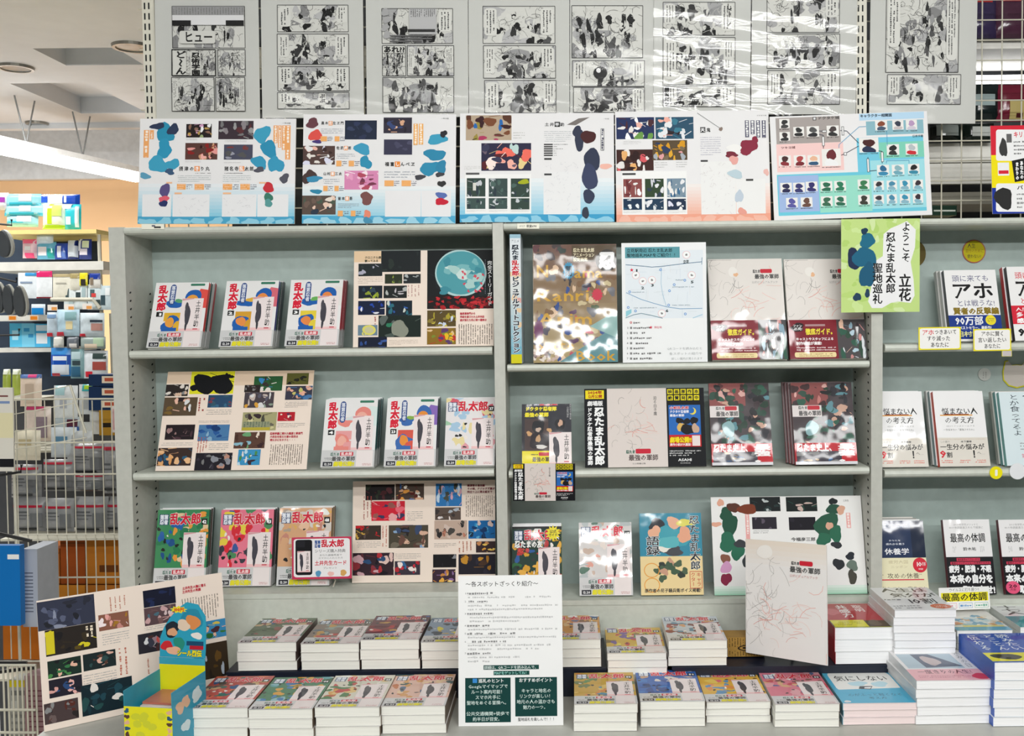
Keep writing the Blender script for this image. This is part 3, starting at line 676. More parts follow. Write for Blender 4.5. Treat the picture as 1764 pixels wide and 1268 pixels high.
for i, b in enumerate(((143, 740, 335, 930), (367, 738, 560, 928), (595, 735, 787, 928), (143, 945, 335, 1060), (367, 945, 560, 1060), (595, 945, 790, 1060))): ik.S(*b, ('8a4a48', '30442c', '7a90a0', '16324e', '1c3a54', '1a2c48')[i], ('fff e8e8e4 6a2c30', 'e4e4e8 d4d4dc 2a3a4a', 'e8e8ea 2c5a80 f0ece8 3a6a90', 'e8eef0 2a5a7a', 'e8e8ec d8dce0', 'f0f0f0 e8e8ec dde')[i])
for c in ((1430, 410, 100, 75, '8a2a40'), (1500, 350, 34, 50, '8a2a40'), (1290, 430, 85, 45, 'f0efec'), (1260, 490, 70, 30, '7a2a3a'), (1285, 545, 42, 50, 'e8a8a0'), (1300, 690, 75, 45, 'bcd0d8'), (1340, 920, 40, 70, 'c0ccd8'), (1370, 1075, 45, 35, 'e6a090'), (1620, 670, 28, 34, 'e8b8b0')): ik.B(*c, irr=.18)
ik.line([(905, 58), (1140, 215)], .0012, '777'); ik.B(1150, 225, 20, 20, '8a7a70')
for k, ch in enumerate('天鬼'):
    xx = 940 + 60 * k
    if k == 0: ik.R(xx - 3, 205, xx + 50, 262, '333')
    ik.T(ch, xx, 212, xx + 44, 256, 'fff' if k == 0 else '333', bold=.03)
ik.L(940, 300, 1150, 500, 9, 'aab', False, .3)
for k in range(4): b = (1400 + 58 * k, 135, 1440 + 58 * k, (310, 278, 312, 315)[k]); ik.R(*b, '5a5a6e'); ik.L(b[0] + 5, b[1] + 5, b[2] - 5, b[3] - 5, 1, 'eee', True, .85)
for b in ((133, 680, 270, 700), (942, 545, 1015, 563), (1410, 740, 1485, 760)): ik.R(*b, '444')
for b in ((140, 345, 325, 385), (465, 560, 600, 630), (690, 555, 800, 625), (143, 1072, 335, 1095), (367, 1072, 560, 1095), (595, 1072, 790, 1095)): ik.L(*b, 3, 'b0b0b0', False, .3)
for k in range(60): x = ik.rng.uniform(955, 1290); y = ik.rng.uniform(580, 1095); ik.line([(x, y), (x + ik.rng.uniform(-30, 30), y + ik.rng.uniform(-30, 30))], .0005, 'd0c8ca')
ik.T('ドクタケ城', 1520, 78, 1620, 92, '777'); ik.build('printed_face', ik.e)
# E: relation chart
ik = topboard('tilted chart board with coloured fields of small portrait squares', (1334, 380), (1606, 370), 196, 0.008, 0, 5, seed=7)
ik.zoom(1320, 180, 6)
qd = ik.R
qd(100, 130, 765, 400, 'a8a09c'); qd(108, 400, 800, 690, 'f2ccc8'); qd(960, 85, 1630, 155, 'b8d8ee'); qd(1032, 165, 1625, 310, '8cb8c4'); qd(940, 335, 1630, 700, '74c8e0'); qd(1165, 385, 1630, 550, '80d0b8')
qd(118, 700, 1650, 1125, '6cc8dc'); qd(130, 735, 545, 1110, 'a0b8e0'); qd(550, 735, 1090, 1110, '98dcc8'); qd(1085, 570, 1645, 1070, 'a0dce4')
ik.T('キャラクター相関図', 968, 97, 1298, 132, '234', bold=.04); ik.T('ドクタケ城', 530, 122, 755, 155, '333', bold=.03); ik.T('ツキヨ城', 150, 432, 300, 460, '633', bold=.03); ik.T('忍術学園', 1510, 312, 1622, 340, '234', bold=.02)
ik.R(480, 128, 516, 165, '444'); ik.R(487, 135, 509, 158, 'ddd')
def pic(x, y, w, h, c1, c2):
    ik.R(x, y, x + w, y + h, 'eceae6'); ik.B(x + w * .5, y + h * .35, w * .3, h * .28, c1, .15, 10, (x, y, x + w, y + h)); ik.B(x + w * .5, y + h * .85, w * .38, h * .25, c2, .15, 10, (x, y, x + w, y + h)); ik.L(x, y + h + 5, x + w, y + h + 22, 1, '444', False, .6)
for a in ((135, 150, 105, 95, '333', '444'), (137, 285, 108, 90, '3a3434', '333'), (280, 232, 110, 95, '333', '2c2c2c'), (418, 225, 128, 108, '555', '2c2c30'), (625, 218, 125, 108, '4a4040', '333'), (130, 528, 125, 105, '4a2c2c', '8a3038'), (285, 525, 122, 108, 'b04a4a', '7a2830'), (428, 523, 125, 105, 'e8b898', '34587a'), (575, 460, 195, 175, '6a2a30', 'eee'), (960, 345, 200, 150, '4a2424', '2a3450'), (1125, 165, 125, 102, '8a4a34', '4a5a70'), (1303, 165, 115, 95, '3a4050', 'c8c0c0'), (1443, 160, 115, 100, 'b89ac0', 'd0c8d4'), (1245, 412, 128, 110, '2a2a2a', '333'), (1440, 405, 125, 112, 'b8c0c4', 'c83038'), (1145, 625, 125, 108, '2f6a90', '3a8ab0'), (1298, 622, 128, 102, '8ab4bc', '70a8b8'), (1465, 615, 118, 102, '222', '3a8aa4')): pic(*a)
for x, y, c in ((145, 810, '2c2c50'), (278, 808, '3a3a70'), (408, 798, '34306a'), (205, 965, '5a58a0'), (357, 960, '6a4a40'), (562, 795, '2c6a50'), (703, 790, '2c7a58'), (945, 775, '3a7a50'), (565, 950, '3a6a50'), (708, 945, '2a6a50'), (950, 935, '3c3c34')): pic(x, y, 120, 100, c, c)
for k in range(4):
    for j in range(2): pic(1110 + 135 * k, 790 + 143 * j - 4 * k, 105, 95, ('3a3438', '4a8aa8', '3a90b0', '3a3038')[k], '88b4c4')
for pts in (((765, 270), (830, 275), (955, 400)), ((955, 430), (830, 500), (775, 525)), ((545, 275), (620, 280)), ((545, 310), (590, 320), (590, 455)), ((1050, 690), (1140, 682)), ((1050, 545), (1050, 690)), ((1160, 480), (1195, 485), (1198, 610))): ik.line(pts, .0016, '3a4050')
for pts in (((750, 450), (752, 415), (960, 232), (1030, 228)), ((1245, 280), (1250, 430)), ((1240, 610), (1242, 582), (1475, 578), (1475, 610))): ik.line(pts, .0014, '5aa0c4')
for b in ((575, 330, 602, 430), (778, 228, 803, 320), (1040, 560, 1065, 700), (1185, 490, 1212, 595), (800, 495, 832, 528), (575, 265, 622, 290)): ik.R(*b, '555'); ik.R(b[0] + 5, b[1] + 5, b[2] - 5, b[3] - 5, 'eee')
ik.build('printed_face', ik.e)
# striped poster at the right edge
sh = lean_sheet((1710, 368.5), (1800, 367), 216, 0.01, 4)
ik = board('shop_poster', 'poster with red, yellow and blue border at the right edge', 'poster', sh, 'd8263a', 0.002)
ik.zoom(1560, 0, 681 / 204)
ik.R(490, 890, 800, 1078, 'f4e210'); ik.R(490, 1078, 800, 1300, '18349a'); ik.RR(520, 745, 830, 925, 14, 'f2f2f2'); ik.RR(520, 1055, 830, 1218, 14, 'f2f2f2')
ik.T('キリ', 620, 755, 676, 792, 'd8263a', bold=.03); ik.L(622, 805, 681, 895, 4, '777'); ik.Q([(610, 925), (700, 905), (720, 1030), (628, 1048)], '1c1c1c'); ik.T('まわりの', 632, 932, 652, 1035, 'fff', True, .05); ik.T('あなたの', 658, 925, 678, 1030, 'fff', True, .05)
ik.T('バ', 640, 1065, 676, 1092, '222', bold=.03); ik.L(640, 1105, 690, 1205, 4, '888'); ik.B(565, 1140, 45, 70, '2c2c2c', .2); ik.B(562, 850, 20, 60, '3c3c3c', .2); ik.R(580, 770, 610, 820, '666'); ik.R(530, 935, 595, 1010, 'f0f0f0'); ik.R(535, 980, 592, 1000, 'd8263a'); ik.build('printed_face', ik.e)

# ------------------------------------------------------------ manga volumes (cover art replaced by plain colour fields)
def band(ik, dim=False):
    """paper wrapper round the foot of a volume, in 0..1 of its own field"""
    ik.R(0, 0, 1, 1, 'cfcfcf'); ik.R(.66, .02, .97, .98, 'ece2e0')
    ik.L(.2, .08, .3, .14, 1, '667'); ik.T('忍たま', .17, .14, .34, .34, '3a6a5a', bold=.04); ik.RR(.35, .1, .6, .34, .03, 'c8283c'); ik.T('乱太郎', .37, .12, .58, .32, 'f6d8d8', bold=.05)
    ik.L(.06, .42, .2, .6, 2, '555'); ik.T('最強の軍師', .2, .36, .64, .64, '2c2c2c', bold=.03)
    ik.R(.04, .68, .22, .94, '2c2c34'); ik.T('12.20', .06, .72, .2, .9, 'eee', bold=.03)
    ik.T('劇場公開!!', .24, .66, .63, .95, 'e6dc28', bold=.06, edge='8a8a50', ew=.03); ik.L(.78, .78, .94, .92, 2, 'b66')
def card(ik, u0, v0, u1, v1):
    """pale pink gift card with brush lettering (its drawn figure left as a plain ink stroke)"""
    ik.R(u0, v0, u1, v1, 'efe3e2'); ik.R(u0, v1 - .045, u1, v1, 'f0c4c4'); w, h = u1 - u0, v1 - v0
    ik.Q([(u0, v0 + .01 * h), (u0 + .02 * w, v0 + .07 * h), (u0 + .55 * w, v0 + .02 * h), (u0 + .55 * w, v0)], 'd8a0a4')
    ik.B(u0 + w * .33, v0 + h * .5, w * .13, h * .3, '45434c', .1); ik.B(u0 + w * .26, v0 + h * .28, w * .08, h * .16, '4a4850', .1); ik.B(u0 + w * .32, v0 + h * .83, w * .05, h * .14, '403e46', .1)
    ik.T('土井半助', u0 + w * .66, v0 + h * .06, u0 + w * .9, v0 + h * .86, '222', True, .01); ik.R(u0 + w * .66, v0 + h * .91, u0 + w * .88, v0 + h * .94, 'c8384a')
def cover_a(ik, vol, c):
    ik.R(0, 0, 1, 1, 'eae9e8'); r = ik.rng
    ik.Q([(.62, .4), (1, .4), (1, .12), (.86, .1)], c[4]); ik.B(.74, .23, .15, .12, c[0], .05, 18, (0, 0, 1, .4)); ik.B(.72, .28, .11, .09, c[1], .05, 16)
    ik.B(.4, .34, .16, .06, c[0], .2); ik.B(.5, .29, .1, .03, c[2], .2)
    ik.R(.24, .47, .56, .6, c[3]); ik.B(.38, .66, .17, .13, c[0], .2, 18, (.2, .45, .56, .76)); ik.B(.36, .62, .09, .07, c[1], .12); ik.B(.5, .7, .09, .09, c[3], .2, 16, (.2, .45, .56, .76)); ik.R(.22, .7, .5, .76, c[0])
    ik.RR(.29, .03, .4, .35, .05, '2a4a8a'); ik.T('落第忍者', .305, .05, .385, .33, 'e8ecf4', True, .03)
    ik.T('乱太郎', .07, .04, .25, .44, 'd8203a', True, .06, edge='fff', ew=.03)
    ik.R(.09, .455, .21, .53, '222'); ik.T(vol, .11, .465, .19, .52, 'fff', bold=.05)
    ik.RR(.66, .02, .93, .055, .015, '3a7a62'); card(ik, .54, .25, .94, .76)
def cover_b(ik, vol, c, plain=False):
    ik.R(0, 0, 1, 1, c[0]); r = ik.rng
    for k in range(34): ik.B(r.uniform(.03, .97), r.uniform(.18, .76), r.uniform(.03, .11), r.uniform(.02, .08), r.choice(c), .25, 14, (0, 0, 1, .76))
    for k in range(10): ik.B(r.uniform(.03, .97), r.uniform(.2, .75), r.uniform(.015, .04), r.uniform(.01, .03), r.choice(('222', 'f0e8e0', '333')), .25, 10, (0, 0, 1, .76))
    for k in range(6): ik.B(r.uniform(0, 1), r.uniform(0, .08), r.uniform(.04, .12), r.uniform(.02, .05), r.choice(c[1:] + ['f0f0ea']), .2, 14, (0, 0, 1, 1))
    ik.R(.04, .06, .22, .2, '2c4470'); ik.T('落第', .05, .065, .21, .13, 'e8ecf4', bold=.05); ik.T('忍者', .05, .13, .21, .195, 'e8ecf4', bold=.05)
    ik.T('乱太郎', .24, .045, .85, .2, 'd4203a', bold=.04, edge='f4f0ec', ew=.03)
    ik.R(.86, .12, .97, .2, '222'); ik.T(vol, .875, .13, .955, .19, 'fff', bold=.05)
    if not plain: card(ik, .53, .3, .96, .76)
NTH = ['second', 'third', 'fourth', 'fifth', 'sixth', 'seventh', 'eighth', 'ninth', 'tenth', 'eleventh', 'twelfth']
def manga_face(sh, lb, vol, cols, style, t=0.0115, copies=0, spines=('444',), where='', grp='face-out manga volumes', film=M_FILM, side=1, seed=1, band_on=True):
    e = book('manga_book', lb, 'book', sh, t, spines[0], 'c9c9c9', grp, side=side)
    ik = Ink(sh, seed=seed); (cover_a if style == 'a' else cover_b)(ik, vol, cols); ik.build('cover_print', e, film)
    b = Ink(Sheet(sh.o, sh.ex, sh.ey, sh.w, sh.h), 0.0011); old = b.inside(0, .755, 1, 1); band(b); b.build('paper_band', e, film)
    for k in range(copies):
        s2 = sh.moved(0.0006 * (k % 2), (t + 0.0014) * (k + 1) * sh.ey.y / max(.2, sh.ey.z), -(t + 0.0014) * (k + 1))
        book('manga_book', '%s copy in the row %s' % (NTH[k], where), 'book', s2, t, spines[(k + 1) % len(spines)], 'b9b9b9', 'manga copies behind the front volumes', side=side)
    return e
z1, z2, z3 = ZS[1, 1] + .0008, ZS[1, 2] + .0008, ZS[1, 3] + .0008
BLU, ORG, GRN, YEL = '1f5fae', 'e8a040', '5aa070', 'e2b030'
manga_face(lean_sheet((252, 602), (345.5, 602), 487, 0.012, 24, z1), 'manga volume numbered one with a red upright title', '1', [BLU, ORG, GRN, YEL, 'e05048'], 'a', copies=3, spines=('e04a44', '2a4a46', 'c8c8c8', 'b03038'), where='behind volume one', seed=11)
manga_face(lean_sheet((376.5, 602), (469, 602), 484, 0.012, 24, z1), 'manga volume numbered two with a red upright title', '2', [BLU, 'e89048', 'e0b040', 'd8a030', 'd86a78'], 'a', copies=3, spines=('3a3a8a', '28483e', '4a4a50', '20343a'), where='behind volume two', seed=12)
manga_face(lean_sheet((490, 601), (582.5, 601), 482, 0.012, 24, z1), 'manga volume numbered three with a red upright title', '3', [BLU, 'e88a48', '6ab05a', 'e8d040', 'e8e4e0'], 'a', copies=3, spines=('c8203a', 'b81c34', 'c02a40', '8a2030'), where='behind volume three', seed=13)
manga_face(lean_sheet((552, 811), (644, 811), 688, 0.014, 24, z2), 'manga volume numbered four on the second shelf', '4', ['e88a80', 'f0b0a0', 'd8e0e0', 'e8a0a0', 'd8e8e4'], 'a', copies=4, spines=('1c6a6a', '1a4a4c', '20383a'), where='behind volume four', seed=14)
manga_face(lean_sheet((661, 811), (750, 810.5), 686, 0.014, 24, z2), 'manga volume numbered twenty-three with violet corner', '23', ['3a6ab0', 'e8903a', '8ab04a', 'd8584a', '8a6ab8'], 'a', copies=3, spines=('3a2a5a', '2a2c30', '343a3e'), where='behind volume twenty-three', seed=15)
manga_face(lean_sheet((765, 809), (852, 808.5), 686, 0.014, 24, z2), 'pale manga volume numbered thirty-seven next to the middle divider', '37', ['e8e4e4', 'e4a0a8', 'a0c8a8', 'a8c8e0', 'e8d8a0', 'd86070'], 'b', copies=2, spines=('9ab0a8', '888'), where='behind volume thirty-seven', seed=16)
def row3(x0, x1, y, top, lb, vol, cols, cp, sp, wh, seed):
    Y = min(0.056, PZ((x0 + x1) / 2, y, z3).y)
    return manga_face(lean_sheet((x0, y), (x1, y), top, Y, 14, z3), lb, vol, cols, 'b', copies=cp, spines=sp, where=wh, seed=seed)
row3(263, 353, 1006, 878, 'green manga volume numbered forty-two on the third shelf', '42', ['3f8a5a', '2c7a50', 'e89a40', '2860a8', '20508a', 'e8c8a0'], 2, ('2a5a44', '5a3a34', '24382e'), 'behind volume forty-two', 17)
row3(374, 466, 1007, 878, 'pink and red manga volume numbered forty-three on the third shelf', '43', ['e87a90', 'd82a38', 'e8d048', '3a3a44', '4a8a5a', '3a5a9a'], 2, ('4a2a30', '3a3a3a'), 'behind volume forty-three', 18)
row3(476, 567, 1007.5, 875, 'beige manga volume numbered forty-eight behind the pink-framed card', '48', ['d8a880', 'e8c0a0', 'c88a78', 'b0a090', 'e0b060', 'd8d0c8'], 2, ('8a5a34', 'b08a40'), 'behind volume forty-eight', 19)
# bay 2
y1, y2, y3 = ZS[2, 1] + .0008, ZS[2, 2] + .0008, ZS[2, 3] + .0008
manga_face(lean_sheet((882, 1029), (968, 1029), 907, 0.02, 15, y3), 'dark manga companion book with yellow burst, behind the guide sheet', '天', ['1c3a30', 'd8a030', '2a5a9a', 'b83030', '2c6a3a', 'e8b048'], 'b', copies=3, spines=('3a1418', '8ab048', 'b8c048', '2a2a2a'), where='behind the companion book', seed=20)
manga_face(lean_sheet((998.5, 1029), (1090.5, 1029), 900, 0.02, 17, y3), 'manga volume numbered sixty-five standing alone on the bottom shelf', '65', ['d8d4d2', 'e0a090', '5a7a6a', 'c8b0a0', 'b8c0c0', 'e8dcd4'], 'b', seed=21)
for o in list(COL.objects):
    if o.get('label', '').startswith('dark manga companion'):
        ik = Ink(lean_sheet((882, 1029), (968, 1029), 907, 0.02, 15, y3), 0.0016)
        ik.R(0, 0, 1, .03, '1c1c1c'); ik.T('忍たまの友', .05, .2, .62, .31, 'f4f4f0', bold=.05, edge='1c1c1c', ew=.06); ik.T('天之巻', .1, .31, .35, .38, 'e05048', bold=.03)
        ik.star(.83, .1, .1, .16, 12, 'f0e030', .75); ik.T('公式', .76, .05, .9, .1, '222', bold=.03); ik.T('ガイド', .74, .1, .92, .15, '222', bold=.03); ik.build('title_sticker', o, M_GLOSS)
# quotation book
sh = lean_sheet((1104.5, 1028.5), (1212.5, 1028), 884, 0.02, 15, y3)
e = book('quotation_book', 'teal and cream hardback with black brush title on the bottom shelf', 'book', sh, 0.016, '2f7f98', None, cover='2f8aa4'); ik = Ink(sh, seed=22)
ik.R(0, 0, 1, 1, '2f8aa4'); ik.R(0, .53, 1, 1, 'ecd49c'); cl = (0, 0, 1, .53)
for c in ((.3, .17, .16, .09, '20242c'), (.5, .3, .25, .15, '3fa0b0'), (.56, .12, .12, .07, 'e8b090'), (.24, .23, .1, .07, 'e8b090'), (.72, .27, .12, .09, 'e8a888'), (.75, .12, .14, .05, 'e0d860'), (.5, .46, .2, .06, '46484e'), (.4, .42, .12, .05, 'ece8dc'), (.45, .36, .18, .08, '5ab4bc')): ik.B(*c, irr=.2, clip=cl)
for k in range(14): ik.B(ik.rng.uniform(.28, .78), ik.rng.uniform(.6, .84), .06, .045, ik.rng.choice(('3f5a44', '4a6048', '2f3a34', 'c89a80')), .25)
for k in (.7, .88):
    for i in range(20): t, t2 = 6.2832 * i / 20, 6.2832 * (i + 1) / 20; ik.line([(.18 + .12 * math.cos(t), k + .085 * math.sin(t)), (.18 + .12 * math.cos(t2), k + .085 * math.sin(t2))], .002, 'e8a040')
ik.T('忍たま乱太郎', .8, .03, .97, .7, '1c2028', True, .02, edge='e8ecec', ew=.03); ik.T('語録', .1, .28, .32, .52, '1c2028', True, .02, edge='e8ecec', ew=.03)
ik.frame(.79, .72, .98, .92, .0012, 'c83028'); ik.T('キャラ', .89, .73, .97, .9, 'c83028', True); ik.T('クター', .8, .73, .88, .9, 'c83028', True); ik.T('原作者の尼子騒兵衛ボイス掲載!', .06, .92, .96, .97, '333', bold=.03); ik.build('cover_print', e, M_GLOSS)

# ------------------------------------------------------------ story spreads on board
PCH = 'f0e0d2'
def head(ik, b, tx, c='a83040'):
    n = len(tx); h = (b[3] - b[1]) / n
    for i, t in enumerate(tx): ik.T(t, b[0], b[1] + h * i + h * .1, b[0] + (b[2] - b[0]) * (len(t) / max(len(q) for q in tx)), b[1] + h * (i + 1) - h * .1, c, bold=.04)
def spread(lb, sh, seed): return board('story_board', lb, 'board', sh, PCH, 0.004, group='story boards set among the books', seed=seed)
# upper left: moon
sh = lean_sheet((608, 600), (850.5, 598.5), 431.5, 0.03, 9, z1, t=.004); ik = spread('story board with a big pale moon over red flowers', sh, 31); ik.zoom(590, 420, 6)
ik.S(400, 65, 808, 290, '1c2224', '232c2c 28322e'); ik.S(165, 205, 412, 335, '222a2c', 'aab 2c3434'); ik.R(115, 75, 400, 190, 'e6c8a4'); head(ik, (230, 125, 400, 195), ('クロニクル展', '観ってみる'), '443')
ik.S(438, 313, 618, 412, '2c3424', '8a9a40 3a4a2a'); ik.S(630, 313, 808, 410, '23292a', 'aab0b0'); ik.L(160, 345, 415, 415, 4, '9a8a7c', False, .35)
ik.S(165, 433, 412, 565, '16202c', 'a0b038 8a9a30 2c4050'); ik.S(425, 433, 665, 562, '1e2322', 'c0bcc0 b0b4b0'); ik.L(665, 425, 805, 545, 4, 'b08078', True, .35)
ik.S(162, 590, 437, 735, '101c3a', '1c3a9a 2448a8 e8e8f0'); ik.S(450, 588, 720, 740, '13222e', '2a6a7a 2c58a0 c8d0c8'); ik.S(372, 740, 810, 965, '16241f', '5a6460 4a5650 2c7a5a'); ik.B(590, 880, 90, 85, '8a8e80', .12)
ik.S(160, 840, 362, 948, '6a8496', 'd8d070 c8c8a0'); ik.B(275, 892, 72, 50, 'dcd466', .05); ik.B(275, 892, 48, 34, 'c8c49a', .05); ik.S(162, 965, 460, 1078, '0e1830', '2a4a8a 3a5aa0'); ik.L(322, 755, 355, 835, 1, 'a05048', True, .5); ik.L(480, 990, 780, 1050, 4, '9a8a7c', False, .3)
ik.S(876, 65, 1562, 668, '14181a', '1c2426 1a1f22'); ik.B(1222, 305, 268, 240, 'b0d0d0', .01, 40); ik.B(1222, 300, 250, 224, '4f9aa4', .01, 40)
for k in range(16): ik.B(ik.rng.uniform(1050, 1420), ik.rng.uniform(180, 490), ik.rng.uniform(25, 80), ik.rng.uniform(18, 50), ik.rng.choice(('c8dcd8', 'a8ccc8', '78b4b8', '3f8a98')), .25)
for k in range(14): ik.B(ik.rng.uniform(1230, 1470), ik.rng.uniform(290, 500), 13, 12, 'd0485a', .3)
ik.R(876, 540, 1562, 672, '1a1416')
for k in range(60): ik.B(ik.rng.uniform(885, 1550), ik.rng.uniform(550, 665), ik.rng.uniform(12, 34), ik.rng.uniform(8, 20), ik.rng.choice(('a81c24', '8a141c', 'c02830', '501014')), .3)
ik.T('完全ストーリーガイド', 1498, 175, 1548, 640, 'f0f0f0', True, .03); ik.L(1465, 165, 1488, 520, 1, '889', True, .3)
ik.S(876, 688, 1172, 855, '5a4a24', 'a89a30 c8b840 cdd8e8 4a3420 8a7a34'); ik.S(874, 872, 1172, 1040, '8a6a20', 'e0b030 b83028 e0c090 5a3a6a 7a8a30 e8b820'); head(ik, (1215, 705, 1490, 805), ('諸泉尊奈門から', '手紙を渡された土井半助', '姿が消えた先に待つ運命は'), 'b82c40'); ik.L(1195, 830, 1555, 1040, 15, '5a5048', True, .45); ik.build('printed_face', ik.e)
# second row left
sh = lean_sheet((267.5, 815), (528, 813.5), 639.5, 0.012, 22, z2, t=.004); ik = spread('story board leaning at the left end of the second shelf', sh, 32); ik.zoom(260, 625, 6)
ik.R(870, 75, 1690, 230, 'e4cbb2'); ik.R(150, 90, 420, 215, 'e4cbb2'); ik.S(410, 90, 860, 322, 'e0dc28', '101216 14161a 101014 0e0e12'); ik.B(560, 220, 110, 110, '101216', .15, 18); ik.B(720, 220, 120, 105, '101216', .15, 18)
ik.S(150, 225, 385, 345, '2c2624', '888 e0d8d0 d8b8a0'); ik.S(125, 358, 475, 548, '5a4a38', '2a2024 e8b8a4 ddd 7a6030'); ik.S(590, 333, 840, 462, '2a4a6a', '7a3a48 3a6a8a 34586a'); head(ik, (575, 480, 830, 545), ('　',), '888'); ik.L(575, 480, 835, 540, 3, '777', False, .35)
ik.L(480, 365, 565, 500, 2, 'a04a40', True, .55); ik.S(150, 640, 450, 795, '241c20', '4a343c 9a7a78 302428'); ik.S(490, 640, 808, 808, '4a7aa8', '1f4a8a 2a5a9a 8ab0c8 163a70'); ik.L(495, 595, 810, 622, 2, '777', False, .35); ik.L(600, 830, 800, 905, 4, '777', False, .35); ik.L(110, 820, 430, 860, 2, '999', False, .35)
ik.L(475, 770, 585, 930, 4, 'b04a3a', True, .5); ik.S(70, 880, 420, 1065, '3a2c28', '2a5a78 e0a870 d89a60 203a50 2a4a70 e8b888', 3); ik.S(455, 932, 835, 1140, '1f1c24', 'b88a78 34303c 2c2830 8a8c94 777')
ik.S(1065, 140, 1360, 290, '2a5a34', '3a8ac8 3a2a30 e8e0d8 2c4a2c'); ik.S(1405, 108, 1630, 225, '5a5a28', '1c1c18 22221c'); ik.S(968, 230, 1130, 305, '2c2424', '888 443838'); ik.S(965, 305, 1270, 465, '4a4248', 'c8b8b0 8a9a8a d8a040 5a5a6a ddd', 3); ik.S(1392, 240, 1668, 382, '3a3a4a', 'e8b098 2a5a8a c8c070 4a78a8 e0a890'); ik.L(1385, 400, 1620, 465, 4, '888', False, .35)
ik.S(945, 512, 1298, 700, 'a8a478', '6a6658 4a4a40 d0c898 3a2c30'); ik.R(950, 610, 1230, 670, '8f9478'); ik.L(955, 610, 1225, 668, 9, '5a6a58', True, .5); ik.R(940, 668, 1230, 700, 'b8a83a'); ik.S(1312, 510, 1488, 602, 'b8202e', 'f0e8d8 5a3050'); ik.L(1310, 620, 1590, 670, 3, '999', False, .35)
ik.S(862, 718, 1180, 885, '5a3e34', '6aa070 8ab8c8 3a2428 e8d8c8 4a3028'); ik.S(900, 897, 1130, 1058, '3a90c0', '4a8a4a 3a2a34 b8d8e8 e8e0d8'); head(ik, (1232, 715, 1570, 815), ('忍術学園に現れた雑渡と尊奈門', '六年生を従えた尊の目的は', '明らかになろうと・・・'), 'b82c40'); ik.L(1225, 845, 1570, 1055, 15, '5a5048', True, .45); ik.build('printed_face', ik.e)
# third row
sh = lean_sheet((606.5, 1005), (853.5, 1004), 828, PZ(700, 1004, z3).y, 8, z3, t=.004); ik = spread('story board against the middle divider on the third shelf', sh, 33); ik.zoom(590, 815, 6)
ik.S(238, 118, 540, 280, '1f1a1c', '4a2428 5a3034 2c3428'); ik.S(548, 110, 843, 275, '4a3c34', 'e8a048 2a5a9a e8e0d4 5a2420 d8a888'); ik.L(205, 240, 315, 480, 3, 'a04a40', True, .4); ik.S(300, 290, 645, 493, 'd02438', '3a3a5a e8a8a8 d88a98 9a5a54 e86a78'); ik.L(670, 390, 830, 495, 5, '888', False, .35)
ik.S(135, 542, 398, 690, '3a302a', 'c8a048 5a4a48 c82028 4a3a2c'); ik.S(478, 538, 886, 773, '4a4438', '5a4038 8aa8c8 d8b098 2a2424 3a4a6a 70685a 6a4a40'); ik.L(400, 545, 470, 760, 2, 'c0705c', True, .4); ik.L(150, 705, 395, 775, 4, '888', False, .35)
ik.S(105, 825, 530, 1058, '33232c', '5a2c34 8a3038 c8a0a8 1c1620 e0c0b8 2a4a70 b03038'); ik.L(545, 825, 810, 890, 4, '888', False, .35); ik.S(540, 910, 803, 1053, '3a3440', 'c83040 e8d8d0 3a6a98 b02834 f0e0dc')
ik.S(965, 108, 1232, 342, '2f78b8', '4a5048 e8c8b0 d8a8b8 5a90c8 3a4038 c8dcec'); ik.S(957, 355, 1223, 484, '5a4c44', '4a3c34 ece0dc 3a3434 a8b0b8'); ik.S(950, 490, 1288, 683, 'c0a898', '4a4440 b87a64 2c2a2a d0bcb0 4a4642', 3); ik.S(1302, 490, 1595, 676, '1a68a8', '2a8ac0 183048 d8c0b8 58a8d0 123a6a')
head(ik, (1290, 112, 1575, 210), ('雑渡宿る過去編', 'その時、ナゾのすず屋が', '飛立つ上に現る組まで'), '7a3038'); ik.L(1270, 232, 1590, 450, 15, '5a4c44', True, .45); ik.L(948, 720, 1175, 770, 3, '888', False, .35); ik.L(1190, 705, 1345, 820, 4, 'b06a50', True, .4)
ik.S(1380, 705, 1582, 820, '3a2a2c', 'e0a040 f0c860 c88a58'); ik.S(937, 840, 1176, 975, '17171a', '8a8c90 242428'); ik.S(1200, 838, 1580, 1045, '22202a', 'a87428 c08a30 4a3428 2c2a38'); ik.S(930, 995, 1168, 1128, '3a2838', 'e0a848 f4d888 8a6a98 c08040'); ik.build('printed_face', ik.e)
